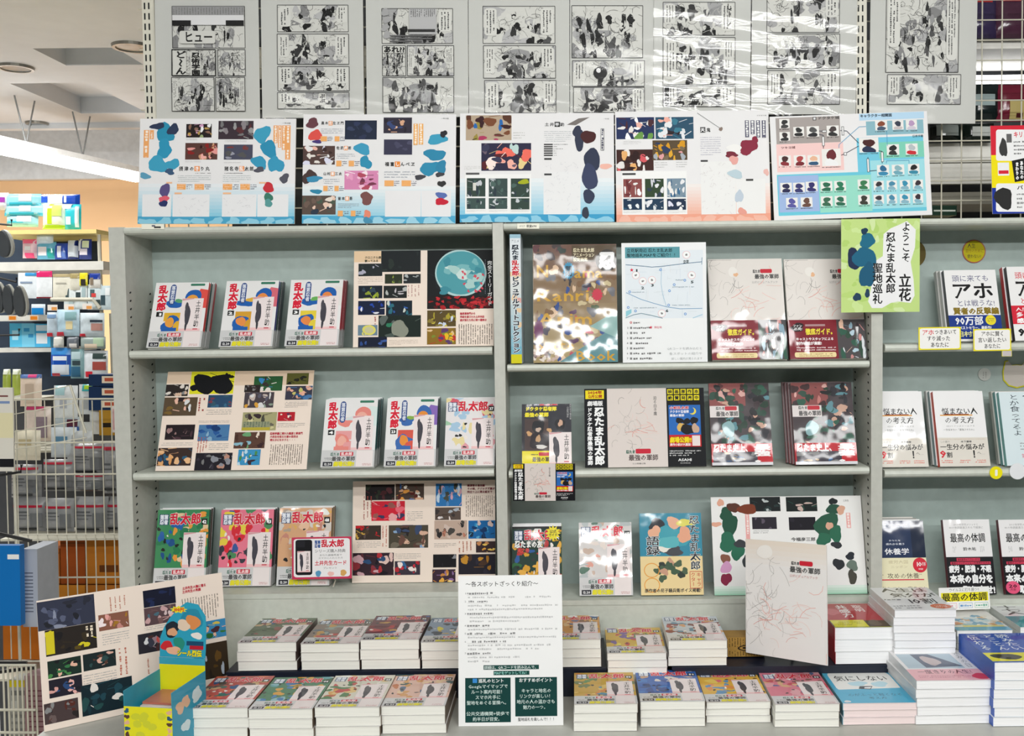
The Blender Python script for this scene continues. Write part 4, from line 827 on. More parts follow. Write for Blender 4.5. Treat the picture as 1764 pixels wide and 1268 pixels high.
# bay 2 bottom: green figures board
sh = lean_sheet((1231, 1029.5), (1494.5, 1028), 855, 0.02, 15, y3, t=.004)
ik = board('story_board', 'white board with green colour fields behind the tall sketch card', 'board', sh, 'ececea', 0.004, group='story boards set among the books', seed=34); ik.zoom(1210, 845, 4.026)
ik.grad(80, 660, 1150, 745, 'dcebe2', '8ac8a8', 5); ik.S(328, 45, 540, 145, '181e20', '243434 b8c0c0'); ik.S(580, 45, 795, 145, '16201f', '204038 c8b0a8'); ik.S(345, 185, 515, 268, '2a2630', '5a5260'); ik.S(600, 185, 785, 275, '1c1a22', '26242e')
for c in ((165, 165, 48, 45, '24523f'), (190, 240, 60, 70, '24523f'), (215, 118, 42, 36, '5a3428'), (310, 130, 60, 40, '7a3a24'), (175, 360, 60, 65, '2a6a52'), (245, 430, 48, 50, '2a6a52'), (262, 370, 38, 32, '3a3e42'), (302, 490, 26, 42, '3a3e42'), (125, 85, 22, 28, 'e0a890'), (95, 235, 35, 18, 'e0a890'), (160, 475, 38, 32, '8a5a48'), (165, 535, 42, 38, 'd8a0c8'), (165, 615, 36, 45, '8a2a48'), (905, 75, 28, 24, '22282a'), (915, 130, 52, 38, '2a5242'), (860, 240, 80, 85, '2c5a46'), (925, 300, 45, 55, '2f6a52'), (840, 340, 52, 45, '2f6a52'), (930, 378, 40, 22, '34383c'), (945, 510, 40, 38, '2f3236'), (960, 135, 30, 30, 'd8a890'), (880, 245, 24, 28, 'd8a890'), (1025, 455, 32, 26, '2c3038'), (1040, 520, 38, 38, '6a7a70'), (1040, 600, 28, 55, '4a4840')): ik.B(*c, irr=.16)
for b in ((300, 165, 328, 365), (998, 155, 1028, 260)): ik.R(*b, 'e8a8a4'); ik.L(b[0] + 3, b[1] + 3, b[2] - 3, b[3] - 3, 1, 'f4e4e0', True, .8)
ik.T('今福彦三郎', 615, 325, 785, 352, '333', bold=.03); ik.L(345, 275, 460, 300, 2, '999'); ik.T('三年生', 975, 62, 1015, 78, '444'); ik.build('printed_face', ik.e)

# ------------------------------------------------------------ bay 2, first shelf
sh = lean_sheet((881, 626), (899.5, 626), 403, 0.0, 2, y1, h=None); sh.h = .297
e = book('art_collection_book', 'tall art collection book standing spine out at the left', 'book', Sheet(P(890, 626, 0.0) * 1, Vector((1, 0, 0)), Vector((0, 0.02, 1)).normalized(), sh.w, sh.L(890, 403)[1] if False else 0.306), 0.12, 'd8e4ea', None, cover='dfe8ee')
s2 = Sheet(P(890, 626, 0.0), Vector((1, 0, 0)), Vector((0, 0.02, 1)).normalized(), sh.w, 0.306); ik = Ink(s2, .0005, 35)
ik.R(0, 0, 1, 1, 'dfe6ea'); ik.grad(0, .3, 1, .95, 'e4e4e0', '78b4c8', 8); ik.R(0, 0, 1, .03, '9ac0d0')
for k in range(10): ik.B(ik.rng.uniform(0, 1), ik.rng.uniform(.3, .95), .3, .02, ik.rng.choice(('e8c8a0', 'd8e8ec', 'a8c8d4', 'e0a8a0')), .2, 12, (0, 0, 1, 1))
ik.T('アニメ', .1, .04, .9, .065, '345'); ik.T('忍たま', .15, .08, .85, .2, '24303c', True, .05); ik.T('乱太郎', .15, .2, .85, .32, 'c82838', True, .05, edge='fff'); ik.T('ビジュアルアートコレクション', .15, .325, .85, .92, '24303c', True, .05, edge='f4f4f4', ew=.06); ik.R(0, .93, 1, 1, 'd8d020'); ik.build('spine_print', e, M_GLOSS)
sh = lean_sheet((919, 625.5), (1064.5, 625), 421, 0.012, 8, y1); ik = Ink(sh, seed=36)
e = book('setting_art_book', 'film-wrapped art book with a gold-lettered crowded cover', 'book', sh, 0.02, '5a4a38', None, cover='6a5638')
ik.zoom(880, 320, 3.964); ik.grad(155, 395, 735, 1210, '6a4a3c', 'a89468', 10); ik.R(415, 405, 735, 520, '4f3d24')
for k in range(70): ik.B(ik.rng.uniform(170, 720), ik.rng.uniform(560, 1190), ik.rng.uniform(10, 34), ik.rng.uniform(12, 34), ik.rng.choice(('2a2a34', '3a3448', 'b84a5a', '2c4a8a', 'd8b898', '7a5a3a', '6a6a70', 'c8b890', '5a3a5a', '4a5a3a')), .3, 14)
ik.Q([(330, 1205), (735, 950), (735, 1205)], '5a8a90'); ik.Q([(540, 960), (735, 850), (735, 1040)], '8ab0ac')
for k in range(30): ik.B(ik.rng.uniform(160, 330), ik.rng.uniform(1100, 1200), 16, 12, ik.rng.choice(('e0d4c8', 'c8b0a4', '6a4a44')), .3, 12)
for k in range(8): ik.B(ik.rng.uniform(165, 400), ik.rng.uniform(405, 490), 26, 24, ik.rng.choice(('3a2c2c', '2c3a34', '5a3034')), .3, 12)
for t, x0, y0, x1, y1_ in (('N', 170, 520, 260, 640), ('ama', 430, 540, 630, 640), ('Kanri', 170, 690, 540, 800), ('Anim', 190, 850, 560, 960), ('Sette', 170, 1040, 440, 1130), ('Book', 440, 1110, 720, 1205)): ik.T(t, x0, y0, x1, y1_, 'c89a30', bold=.02)
ik.T('忍たま乱太郎', 425, 425, 570, 455, 'e8dcb8', bold=.03); ik.T('アニメーション', 425, 458, 570, 488, 'e8dcb8', bold=.03); ik.T('設定画集', 425, 490, 525, 518, 'e8dcb8', bold=.03)
ik.B(655, 510, 75, 75, '241c14', .02, 24); ik.T('忍', 600, 450, 715, 570, 'e8e8e8', bold=.07); ik.star(395, 580, 42, 34, 16, '2f8ab0', 1.5); ik.T('閉', 370, 545, 420, 620, '1c2028', bold=.03); ik.star(590, 745, 40, 30, 12, 'c83048', 1.2); ik.star(190, 985, 34, 28, 12, '6a2a5a', 2.2); ik.build('cover_print', e, M_FILM)
# map sheet
sh = lean_sheet((1073, 625), (1219, 624), 418, 0.0, 4, y1, t=.004); ik = board('map_sheet', 'white printed map sheet with teal heading on the middle bay', 'poster', sh, 'eef0f0', 0.0015, seed=37)
ik.zoom(1060, 400, 1586 / 294); ik.R(92, 240, 815, 800, 'e2e9ee'); ik.R(590, 165, 815, 245, 'e2e9ee')
for k in range(40):
    x, y = ik.rng.uniform(95, 700), ik.rng.uniform(245, 780); l = ik.rng.uniform(30, 110)
    ik.line([(x, y), (x + l, y + ik.rng.uniform(-4, 4))] if k % 2 else [(x, y), (x + ik.rng.uniform(-6, 6), min(795, y + l))], .0006, ik.rng.choice(('d0d8dc', 'c8d4e0', 'dcdcdc')))
ik.R(90, 138, 598, 240, '5a9aa4'); ik.T('立花駅周辺 忍たま乱太郎', 105, 150, 530, 188, '16282c', bold=.02); ik.T('聖地巡礼MAPをご紹介！！', 105, 195, 580, 232, '16282c', bold=.02)
ik.line([(95, 303), (250, 315), (340, 325), (430, 318), (640, 292), (805, 275)], .0014, '3a6a8a'); ik.line([(805, 235), (803, 300)], .0012, '3a6a8a'); ik.line([(100, 562), (240, 625), (360, 662), (480, 695), (600, 712), (808, 708)], .0014, '6a9ac0'); ik.line([(95, 798), (170, 768), (240, 755), (330, 772), (440, 800)], .0014, '4a7a8a'); ik.line([(428, 330), (425, 480), (440, 580), (475, 690)], .0011, '9abed4'); ik.line([(720, 798), (810, 765)], .0014, '90c4dc'); ik.Q([(98, 790), (150, 750), (150, 715), (98, 735)], '90ccd8')
for x, y in ((190, 400), (255, 455), (340, 445), (660, 210), (710, 400), (432, 755)):
    for q, c in ((36, 'e8b8bc'), (32, 'f2f4f4')): ik.B(x, y, q, q, c, 0, 20)
    ik.B(x, y, 12, 9, '888', .2)
for t, x, y in (('1', 178, 338), ('2', 240, 500), ('3', 330, 475), ('立花', 630, 258), ('5', 700, 445), ('6', 465, 712)): ik.T(t, x, y, x + 24 * len(t) + 6, y + 34, '3a4a4a', bold=.04)
ik.star(152, 352, 8, 19, 5, 'd8304a')
for x, y in ((420, 350), (645, 447), (547, 488), (503, 545), (133, 555), (120, 700), (187, 732), (650, 760), (495, 678)): ik.B(x, y, 12, 12, '4a90c8', 0, 14); ik.B(x, y, 6, 6, 'eef', 0, 10)
for b in ((560, 435, 630, 455), (530, 500, 730, 518), (150, 550, 290, 566), (170, 695, 385, 712), (520, 670, 700, 686)): ik.L(*b, 1, '9aaab4', False, .6)
for k, (n_, w) in enumerate(((' ', 60), ('1', 160), ('2', 110), ('3', 170), ('4', 150), ('5', 100), ('6', 260), ('7', 190))):
    y = 828 + 47.5 * k
    if k: ik.T(n_, 105, y, 122, y + 26, '666'); ik.R(136, y + 4, 156, y + 24, '888')
    ik.L(168, y + 2, 168 + w, y + 26, 1, '777', False, .8)
ik.B(145, 840, 11, 11, 'c85a5a', 0, 12); ik.B(145, 840, 5, 5, 'eee', 0, 10); ik.star(330, 885, 7, 17, 5, 'd8304a'); ik.T('現在地', 360, 873, 432, 896, 'd8506a')
for k, t in enumerate(('QRコードを読み込むと', '各スポットの紹介や', '詳しい案内が見られます')): ik.T(t, 480 + 20 * k, 1068 + 47 * k, 810, 1094 + 47 * k, 'b0b4b4')
ik.build('printed_face', ik.e)
# two visual guide books
def sketch(ik, cx, cy, s, seed=1):
    """loose pencil and red chalk strokes, no figure"""
    r = random.Random(seed); cl = lambda q: [(min(.99, max(.01, a)), min(.99, max(.01, b))) for a, b in q]
    for k in range(24):
        x, y, t = cx + r.gauss(-.25, .3) * s, cy + r.gauss(0, .42) * s, r.uniform(0, 6.28); bend = r.uniform(-.8, .8); pts = [(x, y)]
        for q in range(4): x += s * .1 * math.cos(t); y += s * .1 * math.sin(t); t += bend; pts.append((x, y))
        ik.line(cl(pts), r.uniform(.0003, .0008), r.choice(('a09c98', '8c8884', 'b4b0ac', '7a7674')))
    for k in range(18):
        x, y, t = cx + r.gauss(.25, .4) * s, cy + r.gauss(.25, .25) * s, r.uniform(-.5, .5) + r.choice((0, 3.14)); bend = r.uniform(-.6, .6); pts = [(x, y)]
        for q in range(4): x += s * .12 * math.cos(t); y += s * .09 * math.sin(t); t += bend; pts.append((x, y))
        ik.line(cl(pts), r.uniform(.0004, .0012), r.choice(('e8a89c', 'ecc0b6', 'dc8a7c', 'f0cec6')))
for i, (x0, x1, lb) in enumerate(((1227, 1357.5, 'sketch-cover guide book with crimson wrapper beside the map'), (1361.5, 1494.5, 'sketch-cover guide book with crimson wrapper behind the green sign'))):
    sh = lean_sheet((x0, 623), (x1, 622.5), 446, 0.014 + .001 * i, 17, y1); e = book('guide_book', lb, 'book', sh, 0.012, 'e8e4de', '7a1828', 'guide books on the middle bay', side=-1, cover='e6e2dc', bandh=.385)
    ik = Ink(sh, seed=50 + i); ik.R(0, 0, 1, .615, 'e4ded8'); sketch(ik, .38, .3, .42, 3); ik.B(.33, .13, .06, .05, 'ece8e2', .05); ik.B(.37, .16, .03, .02, 'e8b890', .2)
    ik.RR(.7, .105, .86, .145, .015, 'c82838'); ik.T('忍たま', .6, .11, .7, .145, '333', bold=.04); ik.T('最強の軍師', .62, .155, .95, .205, '444', bold=.03); ik.T('公式ビジュアルブック', .58, .225, .93, .25, '999'); ik.build('cover_print', e, M_FILM)
    b = Ink(sh, .0012, seed=60 + i); b.R(0, .615, 1, 1, '7e1626'); b.S(.63, .615, 1, 1, '4a4648', 'c88a88 2c4a3a e8c0a8 8aa8b8 d8dce0 3a3034 b8d0dc 2c5a48', 3)
    b.B(.12, .69, .09, .04, '241418', .2); b.T('ファン', .06, .66, .18, .69, 'eee', bold=.03); b.T('必見!', .07, .69, .18, .72, 'eee', bold=.03); b.R(.22, .66, .48, .68, 'b0898c')
    b.T('徹底ガイド。', .22, .7, .61, .765, 'f0e040', bold=.04); b.T('キャストやスタッフによる', .09, .79, .58, .82, 'f4ecec', bold=.04); b.T('制作秘話が満載!', .09, .83, .42, .865, 'f4ecec', bold=.04); b.L(.09, .88, .6, .925, 2, 'e8d0d0', False, .6); b.RR(.06, .935, .6, .985, .02, 'ecd8a0'); b.L(.12, .945, .55, .98, 2, '9a7a4a', False, .5); b.build('paper_band', e, M_FILM)
# ------------------------------------------------------------ bay 2, second shelf
sh = lean_sheet((899, 807), (985, 807), 696, 0.03, 14, y2); ik = Ink(sh, seed=38)
e = book('novel_book', 'dark novel with yellow wrapper above the small black flyer', 'book', sh, 0.012, '222', None, cover='2c2c34'); ik.zoom(870, 650, 1095 / 190)
ik.R(160, 190, 700, 960, '2f3038'); ik.R(195, 410, 430, 730, '4a3a38')
for c in ((330, 500, 70, 70, '1c1c22'), (545, 470, 60, 50, '1c1c22'), (340, 630, 90, 90, '2a2228'), (550, 455, 24, 32, 'd0a890'), (330, 520, 30, 20, 'c8b0a0'), (240, 560, 26, 24, 'd0a070'), (440, 525, 26, 20, 'd0a070'), (330, 610, 22, 40, 'c8a078'), (360, 690, 60, 18, 'e0dcd8')): ik.B(*c, irr=.2)
ik.R(170, 730, 690, 960, 'f0e020'); ik.T('小説', 212, 258, 270, 285, 'ddd', bold=.04); ik.T('落第忍者', 285, 232, 338, 282, 'ccd', bold=.04); ik.T('乱太郎', 342, 225, 522, 280, 'd8263a', bold=.06, edge='f0e8e8', ew=.04); ik.T('ドクタケ忍者隊', 200, 292, 512, 335, 'f0e030', bold=.06, edge='222'); ik.T('最強の軍師', 195, 350, 432, 395, 'f0e030', bold=.06, edge='222')
ik.T('原作尼子騒兵衛', 640, 225, 665, 420, 'c8c8c8', True); ik.T('小説阪口和久', 612, 290, 634, 400, 'c8c8c8', True); ik.L(260, 755, 330, 780, 1, '444'); ik.RR(335, 745, 440, 780, 8, 'c8283c'); ik.T('最強の軍', 270, 790, 440, 840, '333', bold=.03); ik.build('cover_print', e, M_FILM)
b = Ink(sh.moved(0, 0, .0012), .0006); b.zoom(870, 650, 1095 / 190); x0, yb_, x1, yt_ = b.box(438, 545, 660, 860); b.m = lambda u, v: (x0 + (x1 - x0) * u, yt_ + (yb_ - yt_) * v); card(b, 0, 0, 1, 1); b.build('gift_card', e, M_GLOSS)
def ad(ik):
    """black wide advertisement in 0..1"""
    ik.R(0, 0, 1, 1, '14161a'); ik.R(.01, .02, .165, .13, 'f0dc20'); ik.T('2024年', .03, .025, .15, .07, 'a83018', bold=.05); ik.T('12月公開', .03, .075, .15, .12, 'a83018', bold=.04)
    ik.T('劇場版', .025, .155, .155, .22, 'e8e8e8', bold=.05); ik.T('忍たま乱太郎', .08, .235, .165, .97, 'f4f4f4', True, .05); ik.T('ドクタケ忍者隊最強の軍師', .022, .24, .066, .97, 'f4f4f4', True, .04)
    ik.R(.19, 0, .685, 1, 'dcd2cc'); old = ik.m; ik.m = lambda u, v: old(.19 + .495 * u, v); sketch(ik, .4, .42, .42, 9); ik.m = old
    ik.T('迫る白き鷹', .575, .1, .605, .35, '555', True); ik.RR(.42, .77, .545, .83, .01, 'c8283c'); ik.T('忍たま', .34, .785, .415, .83, '3a6a5a', bold=.05); ik.T('最強の軍師', .36, .84, .605, .92, '4a3838', bold=.02); ik.T('12.20新春公開', .39, .945, .5, .965, '555')
    for i, ch in enumerate('映画原作本絶賛発売中'): x, y = .695 + .055 * (i % 5), .015 + .08 * (i // 5); ik.R(x, y, x + .045, y + .065, 'ecdc20'); ik.T(ch, x + .005, y + .008, x + .04, y + .058, '222', bold=.04)
    ik.R(.7, .22, .965, .6, '2a6ab8'); ik.B(.9, .3, .03, .045, 'ecd850', 0); ik.B(.888, .29, .027, .04, '2a6ab8', 0); ik.T('小説乱太郎', .71, .235, .87, .275, 'c82838', bold=.04, edge='fff'); ik.T('ドクタケ忍者隊', .71, .285, .87, .325, 'e8e8f0', bold=.04); ik.T('最強の軍師', .71, .335, .83, .37, 'e8e8f0', bold=.04)
    for c in ((.79, .42, .03, .04, '1c1c20'), (.85, .43, .03, .04, '1c1c20'), (.91, .42, .03, .05, '1c1c20'), (.8, .5, .035, .05, 'd8b060'), (.86, .53, .06, .07, '1c1c20'), (.92, .52, .03, .06, 'c8a890')): ik.B(*c, irr=.15, clip=(.7, .22, .965, .6))
    ik.R(.7, .6, .965, .75, 'c82028'); ik.T('劇場公開!!', .705, .625, .885, .7, 'f0d820', bold=.06, edge='811'); ik.R(.89, .61, .955, .74, 'e8dcd8'); ik.T('原作小説が大重版!', .705, .705, .88, .74, 'f0e0e0', bold=.04)
    for k in range(3): ik.L(.7, .79 + .028 * k, .96 - .05 * k, .815 + .028 * k, 1, 'd0d0d0', False, .7)
    ik.T('ASAHI', .77, .89, .88, .935, 'e8e8e8', bold=.04); ik.T('朝日新聞出版', .785, .945, .87, .965, 'bbb')
sh = lean_sheet((1008, 808), (1217, 807), 669, 0.02, 14, y2, t=.004); ik = board('advert_card', 'large black advert card with yellow lettering on the second shelf', 'sign', sh, '14161a', 0.003, M_GLOSS, 'black advert cards in two sizes', seed=39); ad(ik); ik.build('printed_face', ik.e)
sh = lean_sheet((884, 863), (991, 862.5), 798.5, -0.012, -3); ik = board('advert_card', 'small black advert card hanging over the second shelf edge', 'sign', sh, '14161a', 0.0012, M_GLOSS, 'black advert cards in two sizes', seed=39); ad(ik); ik.build('printed_face', ik.e)
def movie(sh, lb, copies, seed, wh=''):
    e = book('film_book', lb, 'book', sh, 0.011, '6a4a4c', 'b8202c', 'film books in glossy wrap', side=-1, cover='4a4044', bandh=.26); ik = Ink(sh, seed=seed)
    ik.R(0, 0, 1, 1, '42383c'); ik.S(0, 0, .6, .28, '8a4a48', 'c07a74 5a2c2e d8a8a0 3a2022')
    for k in range(70): ik.B(ik.rng.uniform(.05, .95), ik.rng.uniform(.03, .78), ik.rng.uniform(.03, .09), ik.rng.uniform(.02, .06), ik.rng.choice(('1f3a2c', '26483a', '22222a', 'c8a08c', '2a5a48', '3a2c30', '5a8a94', '141418')), .22, 14, (0, 0, 1, .8))
    ik.R(0, .28, .48, .42, 'e0d8d6'); ik.T('忍たま', .1, .29, .25, .33, '3a4a44', bold=.04); ik.RR(.25, .285, .45, .335, .015, 'c02434'); ik.T('最強の軍師', .1, .345, .47, .41, '333', bold=.03); ik.B(.3, .56, .11, .09, '8ab0b4', .12); ik.build('cover_print', e, M_FILM)
    b = Ink(sh, .0012, seed=seed); b.R(0, .74, 1, 1, 'c01c2a'); b.S(.02, .84, .75, .97, '3a3440', '2a5a8a c8b090 5a5a60 888', 3); b.T('忍たま史上、', .03, .745, .66, .845, 'f8f4f4', bold=.05); b.T('最強。', .7, .75, .97, .97, 'f8f4f4', True, .05); b.R(0, .965, 1, 1, 'd8d8dc'); b.build('paper_band', e, M_FILM)
    for k in range(copies): book('film_book', '%s film book in the row %s' % (NTH[k], wh), 'book', sh.moved(-.0045 * (k + 1), .0125 * (k + 1) * sh.ey.y / sh.ey.z, -.0125 * (k + 1)), 0.011, '7a3a40', '8a1c28', 'film books in glossy wrap', side=-1, cover='5a4648', bandh=.26)
movie(lean_sheet((1227, 806), (1332, 805.5), 660, 0.014, 17, y2), 'crowded-cover film book standing right of the large advert card', 0, 71)
movie(lean_sheet((1371, 805.5), (1477.5, 805), 659, 0.012, 17, y2), 'crowded-cover film book against the right divider, foremost of its row', 3, 72, 'by the right divider')

# ------------------------------------------------------------ bay 3 books
w1, w2, w3 = ZS[3, 1] + .0008, ZS[3, 2] + .0008, ZS[3, 3] + .0008
def facebook(name, lb, bl, br, top, z, t, spine, draw, Y=0.014, lean=17, side=-1, copies=(), wh='', cover='eee', grp=None, pages=M_PAGES_W, m=M_GLOSS, step=-.003):
    sh = lean_sheet(bl, br, top, Y, lean, z); e = book(name, lb, 'book', sh, t, spine, None, grp, pages, side, cover); ik = Ink(sh, seed=len(lb)); draw(ik); ik.build('cover_print', e, m)
    for k, c in enumerate(copies):
        d = (t + .001) * (k + 1); book(name, '%s book in the row %s' % (NTH[k], wh), 'book', sh.moved(step * (k + 1), d * sh.ey.y / sh.ey.z, -d), t, c, None, grp, pages, side, c if k else cover)
    return e
def aho(ik, red=False):
    c = 'd8283c' if red else '6a6a8a'
    ik.R(0, 0, 1, 1, 'f2f1f0'); ik.T('頭に来ても', .14, .07, .86, .17, c, bold=.005); ik.T('アホ', .1, .17, .92, .42, '1a1a1a', bold=.03); ik.T('とは戦うな!', .18, .42, .92, .52, c, bold=.005)
    if red:
        ik.R(0, .53, 1, .78, 'd8283c'); ik.T('人間関係で', .08, .555, .7, .61, 'fff'); ik.T('多くの', .08, .62, .5, .69, 'fff', bold=.04); ik.T('感情を', .08, .7, .5, .77, 'fff', bold=.04); ik.T('90万部', .08, .82, .8, .95, '1a1a1a', bold=.05)
    else:
        ik.T('賢者の反撃編', .1, .53, .98, .63, '8a7420', bold=.05); ik.R(0, .64, 1, .97, '1c3a8a'); ik.T('90万部', .12, .65, .66, .78, 'f4f4f4', bold=.03); ik.T('のベストセラー、最新作!', .12, .79, .8, .84, 'f4f4f4', bold=.03); ik.B(.8, .71, .1, .07, 'f0e030', 0, 20); ik.L(.74, .68, .87, .74, 3, '554'); ik.T('田村耕太郎', .1, .86, .9, .94, 'e8e8a0', bold=.03)
facebook('essay_book', 'white essay book with blue wrapper behind the yellow-framed cards', (1638.5, 590.5), (1729, 590), 465, w1, .016, '222a34', aho, copies=('d8d8d4', 'c4c4c0'), wh='of blue-wrapped essays', Y=.016)
facebook('essay_book', 'white essay book with red wrapper cut off by the photo edge', (1749, 587), (1839, 586), 459, w1, .016, '1c1c20', lambda ik: aho(ik, True), copies=('d0383c',), wh='of red-wrapped essays', Y=.014)
def nayami(ik):
    ik.R(0, 0, 1, 1, 'f3f2f2'); ik.R(0, .62, 1, 1, 'e2dcd2'); ik.R(.1, .315, .75, .33, 'e0a040'); ik.R(.18, .305, .68, .318, '8a2c20'); ik.T('悩まない人', .14, .22, .86, .315, '222', bold=.015); ik.T('の考え方', .18, .34, .78, .435, '222', bold=.005)
    ik.T('1日1つインストールする', .2, .455, .78, .48, '888'); ik.T('一生悩まない「最強スキル30」', .14, .5, .78, .53, '555'); ik.L(.02, .635, .95, .65, 1, 'c8b49a'); ik.T('この1冊で', .05, .66, .24, .69, '777'); ik.T('木下勝寿', .46, .66, .68, .69, '444', bold=.03); ik.T('一生分の悩みが', .04, .7, .92, .785, '1c1c1c', bold=.02); ik.T('9', .02, .77, .15, .9, 'd82838', bold=.03); ik.T('割', .15, .81, .27, .885, '333', bold=.03); ik.T('！', .66, .78, .82, .9, '222', bold=.05); ik.T('へ…', .76, .8, .92, .85, '333')
    for u in (.04, .4, .7): ik.L(u, .91, u + .22, .96, 2, 'e07868', False, .6)
facebook('thinking_book', 'white book with cream wrapper touching the right divider', (1518, 809), (1600, 808), 674.5, w2, .014, '8a8478', nayami, copies=('9a9488',), wh='next to the right divider', Y=.014, grp='white thinking books')
facebook('thinking_book', 'white book with cream wrapper and bright orange spine', (1619.5, 808), (1706.5, 807.5), 674, w2, .014, 'e0431c', nayami, copies=('8aa8ac', 'c8c8c4'), wh='behind the orange spine', Y=.014, grp='white thinking books')
def parfait(ik):
    ik.R(0, 0, 1, 1, 'dceaee'); ik.T('今ごろパフェ', .45, .02, .75, .58, '24303c', True, .015); ik.T('とか食ってるよ', .18, .03, .38, .6, '24303c', True); ik.L(.3, .68, .9, .8, 3, '888'); ik.T('第1位', .3, .84, .6, .9, 'd8486a'); ik.B(.95, .1, .15, .08, '4a6a90', .2, 16, (0, 0, 1, 1))
facebook('parfait_book', 'pale blue book with handwritten upright title at the right edge', (1735, 807.5), (1824, 806), 675, w2, .014, '7ab8b4', parfait, copies=('6aa4a4', 'b8b8b0'), wh='behind the pale blue book', Y=.014)
def kyuyo(ik):
    ik.R(0, 0, 1, .5, '1c3054'); ik.R(.72, 0, 1, .5, '10203a'); ik.R(0, .5, 1, 1, 'efe8c4'); ik.L(.06, .04, .66, .1, 2, '7a8aa8', False, .4); ik.T('あなたを', .24, .255, .5, .28, 'e8ecf4'); ik.T('疲れから救う', .18, .3, .58, .33, 'e8ecf4', bold=.02); ik.T('休養学', .14, .37, .66, .46, 'f4f4f8', bold=.02)
    ik.B(.86, .6, .15, .1, 'd8283c', 0, 24); ik.T('10', .77, .545, .9, .625, 'fff', bold=.02); ik.T('万部', .9, .56, .98, .61, 'fff'); ik.T('突破', .82, .64, .92, .665, 'fff'); ik.T('疲労大国', .2, .53, .62, .58, 'c8bc94'); ik.T('ニッポン', .24, .6, .6, .64, 'c8bc94'); ik.T('“攻めの休養”', .02, .7, .96, .78, '5a5448'); ik.R(0, .785, .92, .8, 'd83048'); ik.T('休むこと＝寝ること', -.04 + .06, .88, .99, .95, '4a463c')
facebook('rest_book', 'navy and cream book with red badge on the right bay bottom shelf', (1518.5, 1030), (1601, 1029), 897, w3, .014, '182a4a', kyuyo, copies=('c8c8c0', '8a8a84', 'd8d4cc'), wh='beside the navy book', Y=.02, lean=16)
def taicho(ik):
    ik.R(0, 0, 1, .5, 'f2f0f0'); ik.R(0, .5, 1, 1, '16161a'); ik.T('100の科学的メソッドと', .22, .05, .76, .085, '999'); ik.T('40の体調最適スキルで健康に', .12, .09, .86, .125, '999'); ik.T('最高の体調', .12, .18, .88, .31, '1c1c1c', bold=.02); ik.T('鈴木祐', .38, .37, .66, .42, '444', bold=.02); ik.L(.15, .36, .24, .44, 3, 'bbb', True); ik.L(.74, .36, .84, .44, 3, 'bbb', True)
    ik.R(.22, .515, .72, .555, 'd83a58'); ik.T('進化医学のアプローチで', .24, .52, .7, .55, '222', bold=.02); ik.R(.08, .565, .94, .6, 'd83a58'); ik.T('最高のコンディションを実現する方法', .1, .568, .92, .597, '222', bold=.02); ik.T('疲労・肥満・不眠', .04, .61, .94, .71, 'f8f8f8', bold=.06); ik.T('本来の自分を', .04, .73, .96, .85, 'f8f8f8', bold=.06); ik.T('取り戻せ!', .3, .88, .98, .99, 'f8f8f8', bold=.06)
facebook('health_book', 'white and black health book with dark red spine behind the white pop card', (1636, 1030), (1717, 1029), 895, w3, .014, '6a1428', taicho, Y=.02, lean=16, grp='white and black health books')
e = facebook('health_book', 'white and black health book with pink badge at the right edge', (1733, 1029.5), (1815, 1028), 895, w3, .014, '6a1428', taicho, Y=.02, lean=16, grp='white and black health books')
ik = Ink(lean_sheet((1733, 1029.5), (1815, 1028), 895, 0.02, 16, w3), .0014); ik.B(.16, .91, .15, .085, 'e85a80', 0, 24); ik.T('20', .07, .86, .25, .92, '3a1420', bold=.03); ik.T('万部', .1, .92, .22, .955, '3a1420'); ik.build('badge_sticker', e)
# stickers and pop cards of bay 3 (drawn animals left off)
def cutout(name, lb, cat, pts, Y, col, edge=None, draw=None, t=.0015, base='back'):
    xs = [p[0] for p in pts]; ys = [p[1] for p in pts]; sh = lean_sheet((min(xs), max(ys)), (max(xs), max(ys)), min(ys), Y, 0); e = empty(name, lb, cat, sh.mw)
    loc = [sh.L(*p) for p in pts]
    a = sum(x0 * y1 - x1 * y0 for (x0, y0), (x1, y1) in zip(loc, loc[1:] + loc[:1]))
    if a < 0: loc = loc[::-1]
    MB().prism(loc, -t, 0).build('card_body', mat('card_' + (edge or col), edge or col, .5), e); ik = Ink(sh); cx, cy = sum(p[0] for p in loc) / len(loc), sum(p[1] for p in loc) / len(loc); k = .92 if edge else .99
    ik.poly([(cx + (x - cx) * k, cy + (y - cy) * k) for x, y in loc], col)
    if draw: draw(ik)
    ik.build('printed_face', e); return e
def disc(x, y, rx, ry, n=24): return [(x + rx * math.cos(6.2832 * i / n), y + ry * math.sin(6.2832 * i / n)) for i in range(n)]
YBK = DEP - .003
def tdraw(*a):
    def f(ik):
        for t in a: ik.T(*t[:6], **(t[6] if len(t) > 6 else {}))
    return f
cutout('round_sticker', 'round yellow speech sticker with red ring on the back panel', 'sticker', disc(1678, 433, 20, 20), YBK, 'c8bc20', 'b05a40', tdraw(('人生', .2, .15, .55, .36, '333'), ('自分のために', .12, .4, .9, .56, '8a5a20'), ('使わない?', .2, .62, .8, .8, '333')))
cutout('round_sticker', 'small round white sticker on the back panel of the second shelf', 'sticker', disc(1696, 645, 11, 11), YBK, 'c4c6c0', None, lambda ik: ik.L(.3, .3, .7, .8, 2, '9a9a94', True))
cutout('round_sticker', 'round yellow sticker on the second shelf edge', 'sticker', disc(1716, 814.5, 11, 11), -.009, 'f0e418', None, lambda ik: ik.RR(.4, .25, .6, .75, .08, 'f4f4ec'))
cutout('round_sticker', 'white round sticker at the foot of the pale blue book', 'sticker', disc(1753, 812, 14, 14), -.009, 'e8eaec')
